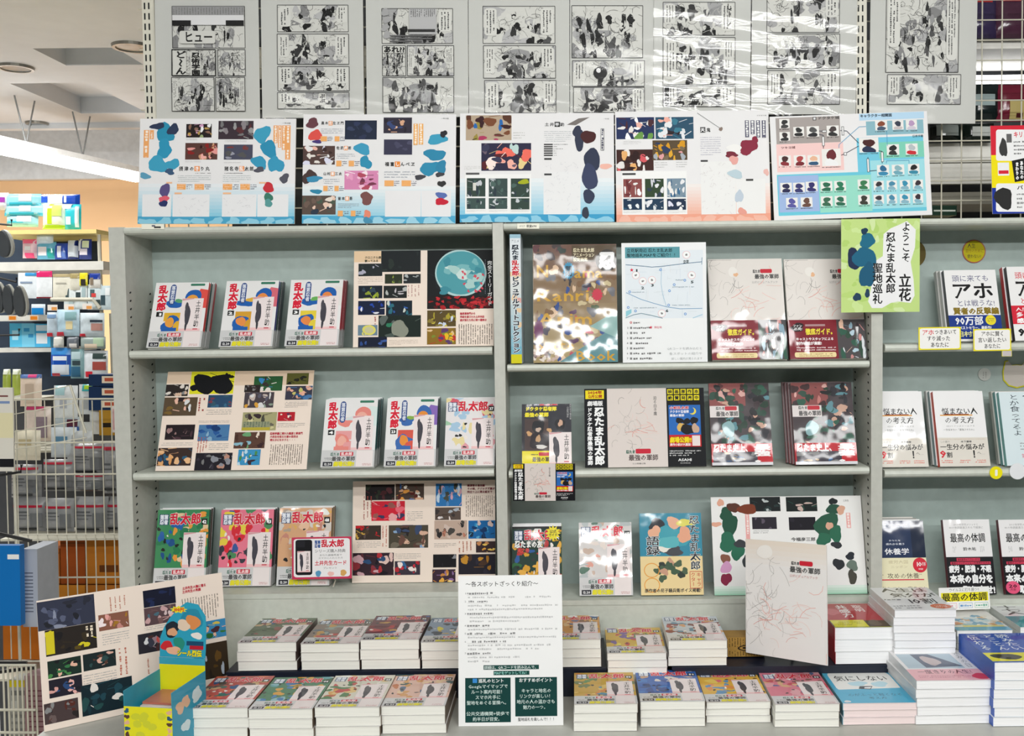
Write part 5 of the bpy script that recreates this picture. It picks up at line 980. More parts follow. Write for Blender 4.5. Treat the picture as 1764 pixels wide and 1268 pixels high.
cat_ = [(1728, 655), (1727, 640), (1731, 622), (1736, 621), (1743, 629), (1752, 628), (1760, 629), (1768, 620), (1772, 622), (1778, 640), (1777, 655), (1768, 665), (1752, 669), (1737, 665)]
cutout('die_cut_sticker', 'eared die-cut sticker with yellow rim at the right edge', 'sticker', cat_, YBK, 'd8cfc6', 'd8d020')
cutout('round_sticker', 'brown round sticker half hidden behind the green welcome sign', 'sticker', disc(1578, 437, 17, 22), YBK, '6a5c30')
def ccard(lb, bl, br, top, col, tx, red=None):
    sh = lean_sheet(bl, br, top, -.014, 2); ik = board('shelf_talker', lb, 'sign', sh, 'ece020', .0015, group='yellow-framed shelf cards', seed=5); ik.RR(.03, .05, .97, .95, .06, 'f4f2ee')
    for i, t in enumerate(tx): ik.T(t[0], t[1], .1 + .28 * i, t[2], .34 + .28 * i, '333', bold=.015)
    if red: ik.T(*red)
    ik.build('printed_face', ik.e); return ik
ccard('yellow-framed card on the left with a red first word', (1582.5, 603), (1655.5, 602), 563.5, 'fff', (('つきあいて', .38, .9), ('すり減った', .2, .75), ('あなたに', .28, .72)), ('アホ', .08, .1, .37, .36, 'd8283c', False, .02))
ccard('yellow-framed card on the right with a small tab below', (1677, 605), (1742, 604), 566.5, 'fff', (('アホに賢く', .2, .82), ('言い返したい', .12, .88), ('あなたに', .28, .72)))
cutout('card_tab', 'small yellow-edged tab below the right framed card', 'sign', [(1726, 603), (1743, 603), (1743, 614), (1726, 614)], -.0125, 'c8c0c0', 'ece020')
# white pop card over the stacks
sh = lean_sheet((1619, 1052), (1706, 1049), 1011.5, -.05, 6); ik = board('pop_card', 'white pop card with yellow-highlighted title above the stacks', 'sign', sh, 'f4f3f0', .0015)
ik.T('ウイルスに打ち勝つ!!', .2, .03, .8, .2, '555'); ik.R(.04, .23, .97, .62, 'f0e428'); ik.T('最高の体調', .05, .24, .95, .62, '222', bold=.02)
for k, c in enumerate(('e08aa8', '6a9ac8', '7ab8a0')): ik.frame(.08 + .31 * k, .7, .34 + .31 * k, .92, .0008, c); ik.L(.1 + .31 * k, .74, .32 + .31 * k, .9, 1, c, False, .7)
ik.build('printed_face', ik.e)

# ------------------------------------------------------------ welcome sign, guide sheet, sketch card, phone card
sh = lean_sheet((1449, 538.5), (1584, 537), 377, -.016, 0); ik = board('welcome_sign', 'yellow-green welcome sign with bold black upright lettering', 'sign', sh, 'c2dc88', .0015, seed=81); ik.zoom(1320, 320, 3.962)
for k in range(60): ik.B(ik.rng.uniform(510, 1040), ik.rng.uniform(225, 850), ik.rng.uniform(10, 45), ik.rng.uniform(10, 40), ik.rng.choice(('cce49a', 'bad87c', 'd2e6a8', 'b4d474')), .25, 14)
wh = [(960, 240), (1020, 300), (1015, 420), (985, 520), (1005, 640), (1012, 750), (985, 800), (900, 790), (850, 800), (790, 835), (720, 835), (695, 790), (715, 700), (712, 560), (735, 520), (795, 480), (800, 330), (850, 290), (910, 265)]
ik.Q(wh[::-1], 'eeeeee')
for c in ((690, 375, 55, 48, '1f6a86'), (670, 310, 22, 24, '1c3a54'), (600, 500, 45, 80, '22304e'), (670, 490, 75, 75, '1f6482'), (690, 610, 52, 90, '1f5a78'), (620, 760, 26, 30, '24405a'), (690, 735, 18, 28, '24405a')): ik.B(*c, irr=.15)
ik.T('ようこそ', 922, 245, 985, 525, '1c1c1c', True, .02); ik.T('立花', 902, 600, 990, 790, '1c1c1c', True, .03); ik.T('忍たま乱太郎', 815, 315, 883, 735, '1c1c1c', True, .03); ik.T('聖地巡礼', 725, 525, 795, 808, '1c1c1c', True, .03); ik.build('printed_face', ik.e)
a = P(790, 1252, -.38)
sh = lean_sheet((790, 1252), (970.5, 1250.5), 991, PZ(880, 1251, ZT).y, 7, ZT, t=.002); ik = board('guide_sheet', 'white guide sheet with two dark green text boxes on the counter', 'sign', sh, 'efefee', .002, seed=82); ik.zoom(780, 980, 924 / 204)
ik.T('〜各スポットざっくり紹介〜', 98, 95, 668, 138, '222', bold=.01)
lines_ = ((1, 182, 340, 'h'), (0, 210, 765, ''), (2, 245, 270, 'h'), (0, 275, 820, ''), (0, 305, 700, ''), (3, 340, 315, 'h'), (0, 368, 780, ''), (0, 398, 520, ''), (4, 433, 290, 'h'), (0, 460, 815, ''), (5, 495, 490, 'h'), (0, 523, 805, ''), (6, 558, 415, 'h'), (0, 585, 790, ''), (0, 615, 675, ''), (7, 650, 310, 'h'), (0, 680, 520, ''), (0, 712, 290, ''))
for n_, y, x1, k in lines_:
    if k: ik.T(str(n_), 92, y, 104, y + 20, '666'); ik.L(112, y - 1, x1, y + 21, 1, '8a8a8a', False, .85); ik.line([(112, y + 23), (x1, y + 23)], .0003, '999')
    else: ik.L(118, y, x1, y + 20, 1, 'c2c2c2', False, .85)
ik.R(240, 750, 672, 785, '1c4a44'); ik.T('詳細は、QRコードを読み込んで、', 245, 754, 665, 782, 'dfeae6', bold=.01); ik.R(318, 795, 598, 828, '1c4a44'); ik.T('MAPをゲットしてね！', 322, 798, 592, 825, '9ad8cc', bold=.01)
ik.R(97, 850, 452, 1198, '123f3c'); ik.R(487, 845, 814, 1150, '123f3c'); ik.R(155, 857, 190, 890, '3a8ad0'); ik.T('巡礼のヒント', 200, 856, 400, 890, 'f0f4f2', bold=.02)
for i, (t, x0, x1) in enumerate((('Googleマイマップで', 122, 430), ('ルート案内可能！', 143, 405), ('スマホ片手に', 175, 375), ('聖地をめぐる冒険へ。', 108, 438), (' ', 0, 1), ('公共交通機関+徒歩で', 105, 442), ('約半日が目安。', 155, 385))):
    if t != ' ': ik.T(t, x0, 900 + 42.5 * i, x1, 934 + 42.5 * i, 'd4e6e0', bold=.01)
ik.T('おすすめポイント', 515, 850, 780, 885, 'f0f4f2', bold=.02)
for i, (t, x0, x1) in enumerate((('キャラと地名の', 535, 768), ('リンクが楽しい！', 518, 780), ('地元の人の温かさも', 498, 800), ('魅力の一つ。', 548, 742))): ik.T(t, x0, 932 + 43 * i, x1, 967 + 43 * i, 'd4e6e0', bold=.01)
ik.T('聖地巡礼を楽しんで！！！', 508, 1158, 805, 1188, '444', bold=.01); ik.build('printed_face', ik.e)
sh = lean_sheet((1285, 1124), (1425.5, 1147), 934, -.17, 6, None, -.30)
ik = board('sketch_card', 'tall white sketch card standing crosswise before the bottom shelf', 'poster', sh, 'e6e3e0', .003, seed=83); ik.grad(0, 0, 1, .25, 'e4d8ca', 'e6e3e0', 6); sketch(ik, .4, .45, .5, 14); sketch(ik, .35, .6, .35, 15); ik.B(.25, .1, .1, .06, 'ece8e2', .05)
ik.RR(.68, .15, .84, .19, .015, 'c82838'); ik.T('忍たま', .58, .16, .68, .19, '333', bold=.04); ik.T('最強の軍師', .56, .2, .93, .255, '333', bold=.02); ik.T('公式ビジュアルブック', .56, .27, .9, .295, 'c88a88'); ik.build('printed_face', ik.e)
iv = sh.mw.inverted(); MB().tube([Vector((0, .02, -.004)), iv @ Vector((sh.o.x + .03, -.17, ZR + .004)), iv @ Vector((sh.o.x + .05, -.12, ZR + .004))], .003).build('wire_stand', M_BLACK, ik.e)
sh = lean_sheet((503, 998.5), (606, 996.5), 925, .035, 6); ik = board('phone_card', 'white card in a crimson frame showing a black telephone', 'sign', sh, 'c83a5a', .0015, seed=84); ik.RR(.03, .04, .97, .95, .05, 'f0eeee')
ik.RR(.06, .06, .34, .9, .05, '16161a'); ik.RR(.08, .08, .22, .24, .03, '222228'); old = ik.inside(.09, .33, .31, .83); card(ik, 0, 0, 1, 1); ik.m = old
ik.T('落第', .38, .08, .48, .17, '3a5a9a', bold=.05); ik.T('忍者', .38, .17, .48, .26, '3a5a9a', bold=.05); ik.T('乱太郎', .49, .06, .88, .25, 'd0203a', bold=.04); ik.T('シリーズ購入特典', .38, .29, .9, .38, '555'); ik.T('あなた最優秀者で', .46, .41, .84, .46, '777'); ik.T('スマホに入れられる', .44, .48, .86, .53, '888'); ik.T('土井先生カード', .38, .56, .92, .68, 'd0203a', bold=.03); ik.T('プレゼント', .52, .71, .76, .77, '888')
ik.B(.44, .87, .05, .07, '5a9ac0'); ik.B(.65, .88, .05, .06, 'f0c0b8'); ik.B(.86, .86, .055, .07, 'd8a860'); ik.build('printed_face', ik.e)
q = P(565, 1010, .03)
MB().tube([Vector((.03, -.0, -.004)), Vector((.03, -.006, -.012)), Vector((.035, -.014, .03))], .0015).build('wire_clip', M_WIRE, ik.e)

# ------------------------------------------------------------ stacks on the counter
def stack(name, what, x0, x1, ytop, Y, zb, n, depth, spine, draw, yaw=0, side=1, pages=M_PAGES, cover='e8e6e2', band_=None, grp='stacked books on the counter', m=M_GLOSS, seed=1, jit=.002, twh=None):
    a, b = P(x0, ytop, Y), P(x1, ytop, Y); zt = (a.z + b.z) / 2; t = (zt - zb) / n; w = b.x - a.x; r = random.Random(seed * 7 + n)
    for k in range(n):
        ya = math.radians(yaw + (r.uniform(-1.2, 1.2) if k else 0)); ex = Vector((math.cos(ya), math.sin(ya), 0)); ey = Vector((-math.sin(ya), math.cos(ya), 0))
        o = Vector(((a.x + b.x) / 2 + (r.uniform(-1, 1) * jit if k else 0), Y + (r.uniform(0, 1) * jit if k else 0), zt - k * t))
        sh = Sheet(o, ex, ey, w, depth); lb = ('topmost book of the stack: %s' % what) if k == 0 else '%s book down the stack: %s' % (NTH[k - 1], what)
        e = book(name, lb, 'book', sh, t - .0006, spine, band_, grp, pages, side, cover)
        if k == 0: ik = Ink(sh, seed=seed); draw(ik); ik.build('cover_print', e, m)
def mg(cols, vol):
    def f(ik):
        cover_b(ik, vol, cols); z = ik.z; old = ik.inside(0, .755, 1, 1); band(ik); ik.m = old
    return f
YF = lambda yb: PZ(900, yb, ZT).y
MG = [('18', ['b84a40', 'd86a48', '3a6a58', '2c5a8a', 'c8a070', '5a4a3a']), ('44', ['3f7a58', '3a7ab0', 'd8a040', '5aa0a8', '2c5a44', '8ab8c0']), ('45', ['d8d4c4', 'd8a050', 'b85a3a', '4a7a4a', 'c84a48', 'e0c080']), ('46', ['e0b8a8', 'd8a060', '4a6a8a', 'c87a50', '3a5a5a', 'e8c8a0'])]
fr = ((318, 427, 1220, 1266.5, 'crimson manga at the left end', 3), (427.5, 538.5, 1222, 1268, 'teal and green manga, second from left in front', 3), (541.5, 654, 1218.5, 1266, 'cream and rust manga, third from left in front', 3), (656, 767, 1216.5, 1262.5, 'peach manga beside the guide sheet', 3))
for i, (x0, x1, yt, yb, wt, n) in enumerate(fr): stack('manga_book', wt, x0, x1, yt, YF(yb), ZT + .0005, n, .182, '6a5a4a', mg(MG[i][1], MG[i][0]), seed=90 + i, m=M_GLOSS)
MGB = [('30', ['5a6a50', '3a5a8a', '8a4a44', 'c8a880', '4a5a3a', 'b86a58'], 'olive manga at the left end of the back row'), ('31', ['8a7a70', 'c89a50', 'c85048', '5a6a78', '9aa8a0', 'd8b070'], 'grey and ochre manga, second in the back row'), ('32', ['6a2a38', 'b83a40', 'c89848', '4a5a90', 'e0d8d0', '8a3038'], 'dark red manga, third in the back row'), ('33', ['8a9ab0', '2a3448', '4a5a70', 'c8a040', 'e8d838', '303038'], 'blue-grey manga half behind the guide sheet')]
for i, (x0, x1, yt) in enumerate(((408.5, 510.5, 1107), (517.5, 618.5, 1109), (620.5, 722, 1102), (724.5, 826, 1106))): stack('manga_book', MGB[i][2], x0, x1, yt, -.213, ZR + .0005, 3, .182, '5a4a44', mg(MGB[i][1], MGB[i][0]), seed=95 + i)
MR = [('50', ['c8a040', '5a8a50', 'd88a48', '4a90a8', 'e0c070', '6a7a48'], 'green and orange manga right of the guide sheet'), ('51', ['2f62b0', '2a4a90', '3a78c0', 'e0d8d0', 'c8a080', '24407a'], 'bright blue manga in the front row'), ('52', ['e0b040', 'e8c860', '5a90b8', 'd86a70', 'c8a890', 'e09048'], 'golden yellow manga in the front row'), ('53', ['d8788a', 'c84a58', '5a6a9a', 'd8a880', 'e0a0a8', '8a5a50'], 'rose pink manga at the right end of the front row')]
for i, (x0, x1, yt, yb) in enumerate(((989, 1099, 1213, 1262), (1103, 1215, 1208, 1255.5), (1217, 1328, 1209.5, 1250), (1335.5, 1447, 1213, 1259))): stack('manga_book', MR[i][2], x0, x1, yt, YF(yb), ZT + .0005, 3, .182, '6a5a4a', mg(MR[i][1], MR[i][0]), seed=100 + i)
MS = [('47', ['d89848', 'e0a858', '3a6aa0', 'c8783a', '8a5a38', 'e8c088'], 'amber manga partly behind the guide sheet'), ('54', ['d8b040', 'c84840', '4a8a5a', '7a5a9a', 'e8d850', '8a7038'], 'mustard manga with two books showing'), ('55', ['c8d0d8', 'b84848', '7a4038', '5a88a0', 'd8a070', '8a3a38'], 'white and maroon manga left of the kraft box')]
for i, (x0, x1, yt, Y, zb, n) in enumerate(((933, 1035, 1102, -.213, ZR, 3), (1046, 1148.5, 1125, -.222, ZT, 6), (1151.5, 1253, 1103.5, -.213, ZR, 3))): stack('manga_book', MS[i][2], x0, x1, yt, Y, zb + .0005, n, .182, '5a4a44', mg(MS[i][1], MS[i][0]), seed=110 + i)
# right hand stacks
def red_(ik):
    ik.R(0, 0, 1, 1, 'b81c2c'); ik.R(0, .72, 1, 1, '4a3a20'); ik.B(.2, .35, .12, .14, 'd05a64', .15); ik.T('聡明', .62, .06, .8, .36, 'f0d8d8', True, .02); ik.T('共感力', .32, .06, .52, .6, 'f0e4e4', True, .03); ik.R(.02, .7, .6, .97, 'e8e020'); ik.L(.1, .75, .52, .92, 3, 'a89a20'); ik.B(.75, .82, .12, .1, '6a5a48', .2); ik.R(0, .975, 1, 1, 'a8b020')
stack('paperback_book', 'red book with yellow label', 1438, 1540, 1081, -.213, ZR + .0005, 3, .186, 'b81c2c', red_, seed=120, side=-1, pages=M_PAGES_W, cover='f0f0f0')
def jin(ik):
    ik.R(0, 0, 1, 1, 'f2f2f2'); ik.T('人生は', .12, .03, .92, .22, '333', bold=.02); ik.T('気分が', .2, .26, .98, .45, '333', bold=.02); ik.T('10割', .36, .5, .86, .74, '333', bold=.02); ik.L(.02, .5, .3, .6, 1, '555'); ik.L(.05, .78, .5, .95, 2, '999'); ik.B(.82, .85, .17, .1, 'e07040', 0, 20); ik.T('25万部', .72, .8, .92, .9, 'f8e8e0')
stack('paperback_book', 'white books, the tallest pile', 1541.5, 1648, 1051, -.225, ZT + .0005, 11, .186, 'e4e4e4', jin, seed=121, side=-1, pages=M_PAGES_W, cover='f4f4f4', jit=.003)
def umi(ik):
    ik.R(0, 0, 1, 1, 'f0efea')
    for k in range(30): ik.B(ik.rng.uniform(.1, .95), ik.rng.uniform(.4, .8), .08, .05, ik.rng.choice(('9ac4d8', 'c8dce4', '6aa4c4', 'e8e0d0', 'dcb080')), .3)
    ik.R(0, .86, 1, 1, '6ab4d4'); ik.R(.2, .8, .95, .86, 'ece090'); ik.B(.15, .72, .1, .06, 'd88a60', .2)
stack('paperback_book', 'pale books with a watercolour sea', 1649, 1745, 1086, -.185, ZT + .0005, 9, .186, 'dfe4e4', umi, seed=122, side=-1, pages=M_PAGES_W, cover='f0f0ee')
def teal_(ik): ik.R(0, 0, 1, 1, 'eceeee'); ik.R(0, .55, 1, 1, '2a9aa0'); ik.T('十七人', .1, .08, .5, .5, '333', True, .02); ik.R(.3, .85, 1, .95, 'e8f0f0')
stack('paperback_book', 'white and teal books at the far right edge', 1758, 1850, 1080, -.17, ZT + .0005, 9, .186, 'dfe4e0', teal_, seed=123, side=-1, pages=M_PAGES_W, cover='eef0ee')
def blue_(ik):
    ik.R(0, 0, 1, 1, '1c56b8'); ik.R(0, .68, 1, .96, 'ece428'); ik.B(.28, .81, .22, .09, '222a10', .1, 20); ik.T('読みたい', .5, .03, .7, .6, 'e8f0f8', True, .01); ik.T('とことん', .3, .05, .48, .6, 'e8f0f8', True, .01); ik.T('伝わる', .06, .06, .22, .6, 'e8f0f8', True, .01)
stack('paperback_book', 'bright blue book with yellow wrapper', 1713, 1835, 1141, YF(1262), ZT + .0005, 7, .188, '1c56b8', blue_, seed=124, side=-1, pages=M_PAGES_W, cover='e8ecf0')
def once(ik):
    ik.R(0, 0, 1, 1, 'eceaea'); ik.T('繊細すぎる人のための', .05, .0, .8, .12, '888'); ik.R(.05, .14, .82, .62, 'b4c8d4'); ik.Q([(.25, .15), (.5, .15), (.82, .56), (.3, .6)], '5a6478'); ik.B(.45, .38, .12, .14, 'c8b8b8', .2); ik.R(0, .65, 1, 1, 'f0b4bc'); ik.T('一度きりの人生!', .12, .67, .85, .8, '6a4048', bold=.01); ik.L(.08, .84, .8, .93, 2, 'c87a88'); ik.B(.9, .88, .1, .1, 'd83a50', .1); ik.T('休みの日', .86, .05, .95, .6, '888', True)
stack('paperback_book', 'white and pink books in front of the tallest pile', 1579, 1710, 1172, YF(1256.5), ZT + .0005, 5, .188, 'dcdcdc', once, seed=125, side=-1, pages=M_PAGES_W, cover='e8e8e8', yaw=0)
def kini(ik):
    ik.R(0, 0, 1, 1, '4ab0d4'); ik.RR(.06, .03, .95, .66, .12, 'f0f0ec'); ik.Q([(.06, .6), (.06, .72), (.95, .66), (.95, .56)], '4ab0d4'); ik.T('気にしない', .12, .16, .88, .34, '333', bold=.01)
    for c in ((.4, .42, .14, .07, 'b8dce8'), (.7, .44, .12, .08, 'b8dce8')): ik.B(*c, irr=.15)
    ik.Q([(.36, .58), (.52, .6), (.58, .5), (.4, .5)], '1c2430'); ik.Q([(.44, .57), (.52, .58), (.56, .52), (.46, .53)], 'e8e8e8'); ik.T('心がふっと軽くなる', .15, .72, .9, .8, '2a6a88'); ik.T('考え方', .4, .82, .65, .89, '2a6a88'); ik.B(.08, .95, .05, .03, 'd8dce0')
stack('paperback_book', 'sky blue book with pink page edges', 1452, 1580.5, 1211, YF(1256), ZT + .0005, 3, .188, '8ac4d8', kini, seed=126, side=-1, pages=M_PAGES_P, cover='f0e4e4')
# kraft box behind the sketch card
sh = lean_sheet((1248, 1152), (1318, 1152), 1098, -.16, 2, ZR, t=.06); ik = board('kraft_box', 'brown kraft box with black printed lines under the sketch card', 'box', sh, 'a07c3c', .06, core=mat('kraft_card', 'a07c3c', .8), seed=127); ik.L(.03, .04, .97, .5, 14, '3a2c18', True, .4); ik.L(.03, .7, .97, .98, 14, '3a2c18', True, .4); ik.B(.62, .56, .3, .17, '2a2014', .02, 20); ik.B(.62, .56, .25, .12, 'a07c3c', .02, 20); ik.R(.45, .5, .9, .6, '2a2014'); ik.build('printed_face', ik.e)

# ------------------------------------------------------------ left end of the counter
ya = PZ(76, 1262, ZT).y; yb = PZ(397, 1190, ZT).y
sh = lean_sheet((76.5, 1262), (397, 1190), 1100, ya, 9, ZT, yb, t=.004); sh.h = (sh.L(62.7, 1038)[1] + sh.L(383.5, 984)[1]) / 2
ik = spread('large story board leaning at an angle on the left end of the counter', sh, 85); ik.zoom(50, 975, 1601 / 370)
ik.S(58, 240, 492, 455, '34384a', '4a5068 22242c 8a90a4 5a6078 2a2c38'); ik.S(120, 450, 505, 645, '2a2420', 'd8c828 1c1a1c 5a4a1c 3a3020'); ik.R(125, 490, 190, 660, 'd8c828'); ik.L(415, 445, 485, 530, 2, 'f0e0c8', True, .7)
ik.S(518, 350, 745, 470, '8a5a48', 'e8a8a0 f8e8e8 a87828 c88a80'); ik.L(590, 225, 730, 330, 4, 'c0806a', True, .35); ik.L(545, 490, 748, 580, 5, '999', False, .35)
ik.S(138, 690, 390, 820, '1c3028', '4a8a4a e8b8a0 1c1c20 3a7a48'); ik.S(402, 640, 648, 765, '1c2a2c', 'e0b0a0 5a3a30 2c4a4a'); ik.L(660, 610, 745, 810, 2, 'c0705c', True, .4); ik.L(405, 790, 655, 885, 5, '999', False, .35)
ik.S(148, 830, 398, 965, '22202c', 'e8b0a8 2c4a78 d8a098 1c1c24'); ik.S(390, 855, 775, 1085, '12262e', '1a3a44 1e4450 e8e0d8 234a4a 16343c'); ik.S(112, 1005, 370, 1160, '4a3c3c', '6a5a58 5a2c24 2a2424 888')
ik.S(850, 168, 1092, 295, '14182c', '1c2444 1e2a50'); ik.S(858, 298, 1098, 430, '5a4448', 'e8b0a8 c8a0a0 7a5a58 d8c0c0 4a6a78'); ik.S(812, 488, 1090, 635, '2a2830', '9a8088 c85048 ddd 3a3a48 4a2c2c'); head(ik, (1140, 140, 1320, 200), ('土井先生の胸に宿る', '土井先生の笑顔'), 'c0283c'); ik.L(1135, 225, 1420, 400, 14, '6a6058', True, .4)
ik.S(1208, 410, 1470, 545, '3a8ab8', '3a7a3a d8c050 4a2c34 5a90c0 e8b8a0 2c6a34'); ik.L(1120, 460, 1190, 560, 2, 'b04a3a', True, .5); ik.S(1230, 575, 1490, 840, '3a2c1c', '6a4c20 1c1a1c b8c0cc 2a2018 5a4018'); ik.L(860, 440, 1050, 470, 2, '999', False, .35); ik.L(875, 690, 905, 840, 1, 'c0806a', True, .4); ik.build('printed_face', ik.e)
# counter-top carton of stickers, open tray with a raised header
Yb = YF(1290); a_, b_ = P(211, 1268, Yb), P(301, 1268, Yb); wd_ = b_.x - a_.x; dp = .125
ang = math.radians(-9)
e = empty('sticker_carton', 'yellow and blue counter carton of stickers with a tall header', 'carton', Matrix.Translation(((a_.x + b_.x) / 2, Yb, ZT + .0005)) @ Matrix.Rotation(ang, 4, 'Z'))
hf = P(256, 1219, Yb).z - ZT; w = wd_ / 2
def flat(name, o, ex, ey, w_, h_, draw, m=M_GLOSS, t=.001, core='2a9ab4'):
    s_ = Sheet(Vector(o), Vector(ex), Vector(ey), w_, h_); o_ = bpy.data.objects.new(name, MB().box((-w_ / 2, 0, -t), (w_ / 2, h_, 0)).mesh(name)); o_.data.materials.append(mat('carton_' + core, core, .5)); COL.objects.link(o_); o_.parent = e; o_.matrix_local = s_.mw; ik = Ink(s_, seed=7); draw(ik); ik.build('printed_face', o_, m)
def f_front(ik):
    ik.R(0, 0, 1, 1, 'e6e01c')
    for k in range(9): ik.B(ik.rng.uniform(.2, .8), ik.rng.uniform(.15, .9), .1, .08, 'cfd030', .1, 8)
    for u in (.06, .94):
        for k in range(7): ik.B(u, .1 + .13 * k, .05, .05, ik.rng.choice(('5a3a30', 'c83838', '2a5a7a', 'e0b090')), .25)
    ik.R(.1, .92, .9, 1, 'c83038')
def f_back(ik): ik.R(0, 0, 1, 1, 'e6e01c'); ik.R(0, 0, 1, .1, '3aa0b8'); ik.B(.5, .6, .2, .2, 'd4d42c')
def f_side(ik): ik.R(0, 0, 1, 1, '2a9ab8'); [ik.B(ik.rng.uniform(.2, .8), ik.rng.uniform(.2, .8), .12, .1, ik.rng.choice(('d8e8ec', '3a2c2c', 'e8b898')), .2) for k in range(5)]
flat('front_panel', (0, 0, 0), (1, 0, 0), (0, 0, 1), wd_, hf, f_front)
flat('side_panel', (w, dp / 2, 0), (0, 1, 0), (0, 0, 1), dp, hf + .03, f_side); flat('side_panel', (-w, dp / 2, 0), (0, -1, 0), (0, 0, 1), dp, hf + .03, f_side)
flat('back_panel', (0, dp, 0), (1, 0, 0), (0, 0, 1), wd_, hf + .055, f_back)
MB().box((-w, 0, 0), (w, dp, .002)).build('tray_floor', mat('carton_card', 'd8d8d0', .6), e)
hp = [(-w, 0), (w, 0), (w, .06), (w * .95, .085), (w * .6, .108), (w * .1, .112), (-w * .25, .1), (-w * .6, .08), (-w * .85, .06), (-w, .04)]
s_ = Sheet(Vector((0, dp + .002, hf + .055)), Vector((1, 0, 0)), Vector((0, .12, 1)).normalized(), wd_, .112)
ho = MB().prism(hp, -.001, 0).build('header_card', mat('header_card_teal', '2f9ab4', .5), e); ho.matrix_local = s_.mw; ik = Ink(s_, seed=8); ik.poly(hp, '2f9cb8')
for c in ((.68, .3, .22, .2, '2a86a0'), (.7, .36, .15, .14, 'd88a50'), (.25, .5, .16, .14, '222a34'), (.26, .55, .1, .08, 'd8a078'), (.5, .42, .14, .1, 'e0c8b0'), (.15, .8, .12, .1, 'c82c34'), (.42, .75, .12, .12, '2a8a78'), (.3, .88, .14, .08, 'e8b090'), (.8, .6, .12, .06, 'e8e0d8')): ik.B(*c, irr=.15, clip=(0, 0, 1, 1))
ik.star(.38, .14, .13, .2, 9, 'e8d830', .35); ik.T('100円', .27, .1, .5, .18, 'd83a28', bold=.05); ik.R(.58, .7, .95, .78, '1c4a6a'); ik.R(.65, .78, .95, .85, 'b82030'); ik.T('シール烈伝', .38, .86, .92, .98, 'f0e030', bold=.05, edge='2a2a20'); ik.build('printed_face', ho, M_FILM)
for k in range(3): tag(MB().box((-w * .8, 0, 0), (w * .8, .07, .004)).build('sticker_pack', mat('sticker_pack_%d' % k, ('c89a80', 'd8d0c8', 'b86a58')[k], .3)), ('tan', 'white', 'rust')[k] + ' sticker pack lying inside the yellow carton', 'packet', 'sticker packs in the carton').matrix_world = e.matrix_world @ Matrix.Translation((0, .03 + .008 * k, hf - .022 + .0048 * k))

# ------------------------------------------------------------ goods of the next aisle, left of the bookcase
M_GW = mat('white_goods_shelf', 'e6e4dc', 0.5)
def carton(name, lb, cat, x0, y0, x1, y1, Y, col, acc=(), t=.08, group=None, core=None, lean=1):
    sh = lean_sheet((x0, y1), (x1, y1), y0, Y, lean); ik = board(name, lb, cat, sh, col, t, group=group, core=core or mat('carton_side_' + col, col, .6))
    for u0, v0, u1, v1, c in acc: ik.R(u0, v0, u1, v1, c)
    ik.build('printed_face', ik.e); return ik.e
GY = 1.15                                   # shop shelving depth
e = empty('goods_shelving', 'white shop shelving with toiletries at the far left', 'shelving', Matrix.Translation((P(80, 460, GY).x, GY, 0)))
ox = P(80, 460, GY).x
def shelfbar(y0, y1, x0, x1, m, name='shelf_board', dep=.3, Y=GY, top=None):
    a, b = P(x0, (y0 + y1) / 2, Y - .02), P(x1, (y0 + y1) / 2, Y - .02); za, zb = P((x0 + x1) / 2, y1, Y - .02).z, P((x0 + x1) / 2, y0, Y - .02).z
    MB().box((a.x - ox, -.02, za), (b.x - ox, dep, zb)).build(name, m, e)
shelfbar(396, 403, -30, 166, mat('yellow_price_rail', 'e8d48a', .5)); shelfbar(451, 466, -30, 178, M_GW); shelfbar(543, 553, -30, 82, M_GW); shelfbar(600, 607, -30, 92, M_GW); shelfbar(700, 704, -30, 205, M_GW)
bk = P(-30, 460, GY + .32), P(185, 460, GY + .32)
MB().box((bk[0].x - ox - .2, .30, 0.02), (bk[1].x - ox - .02, .32, P(80, 404, GY + .3).z)).build('back_panel', mat('navy_goods_panel', '2c3a4c', .6), e)
for xx in (170, 186):
    q = P(xx, 460, GY - .01); MB().tube([(q.x - ox, 0, P(xx, 404 if xx < 180 else 540, GY).z), (q.x - ox, 0, .02)], .006).build('frame_tube', M_WIRE, e)
q0, q1, q2 = P(88, 516, GY - .05), P(160, 516, GY - .05), P(172, 531, GY - .05)
MB().tube([(v.x - ox, -.05, v.z) for v in (q0, q1, q2)], .007, 8).build('front_rail', M_WIRE, e)
G1 = 'packs on the upper shop shelf'
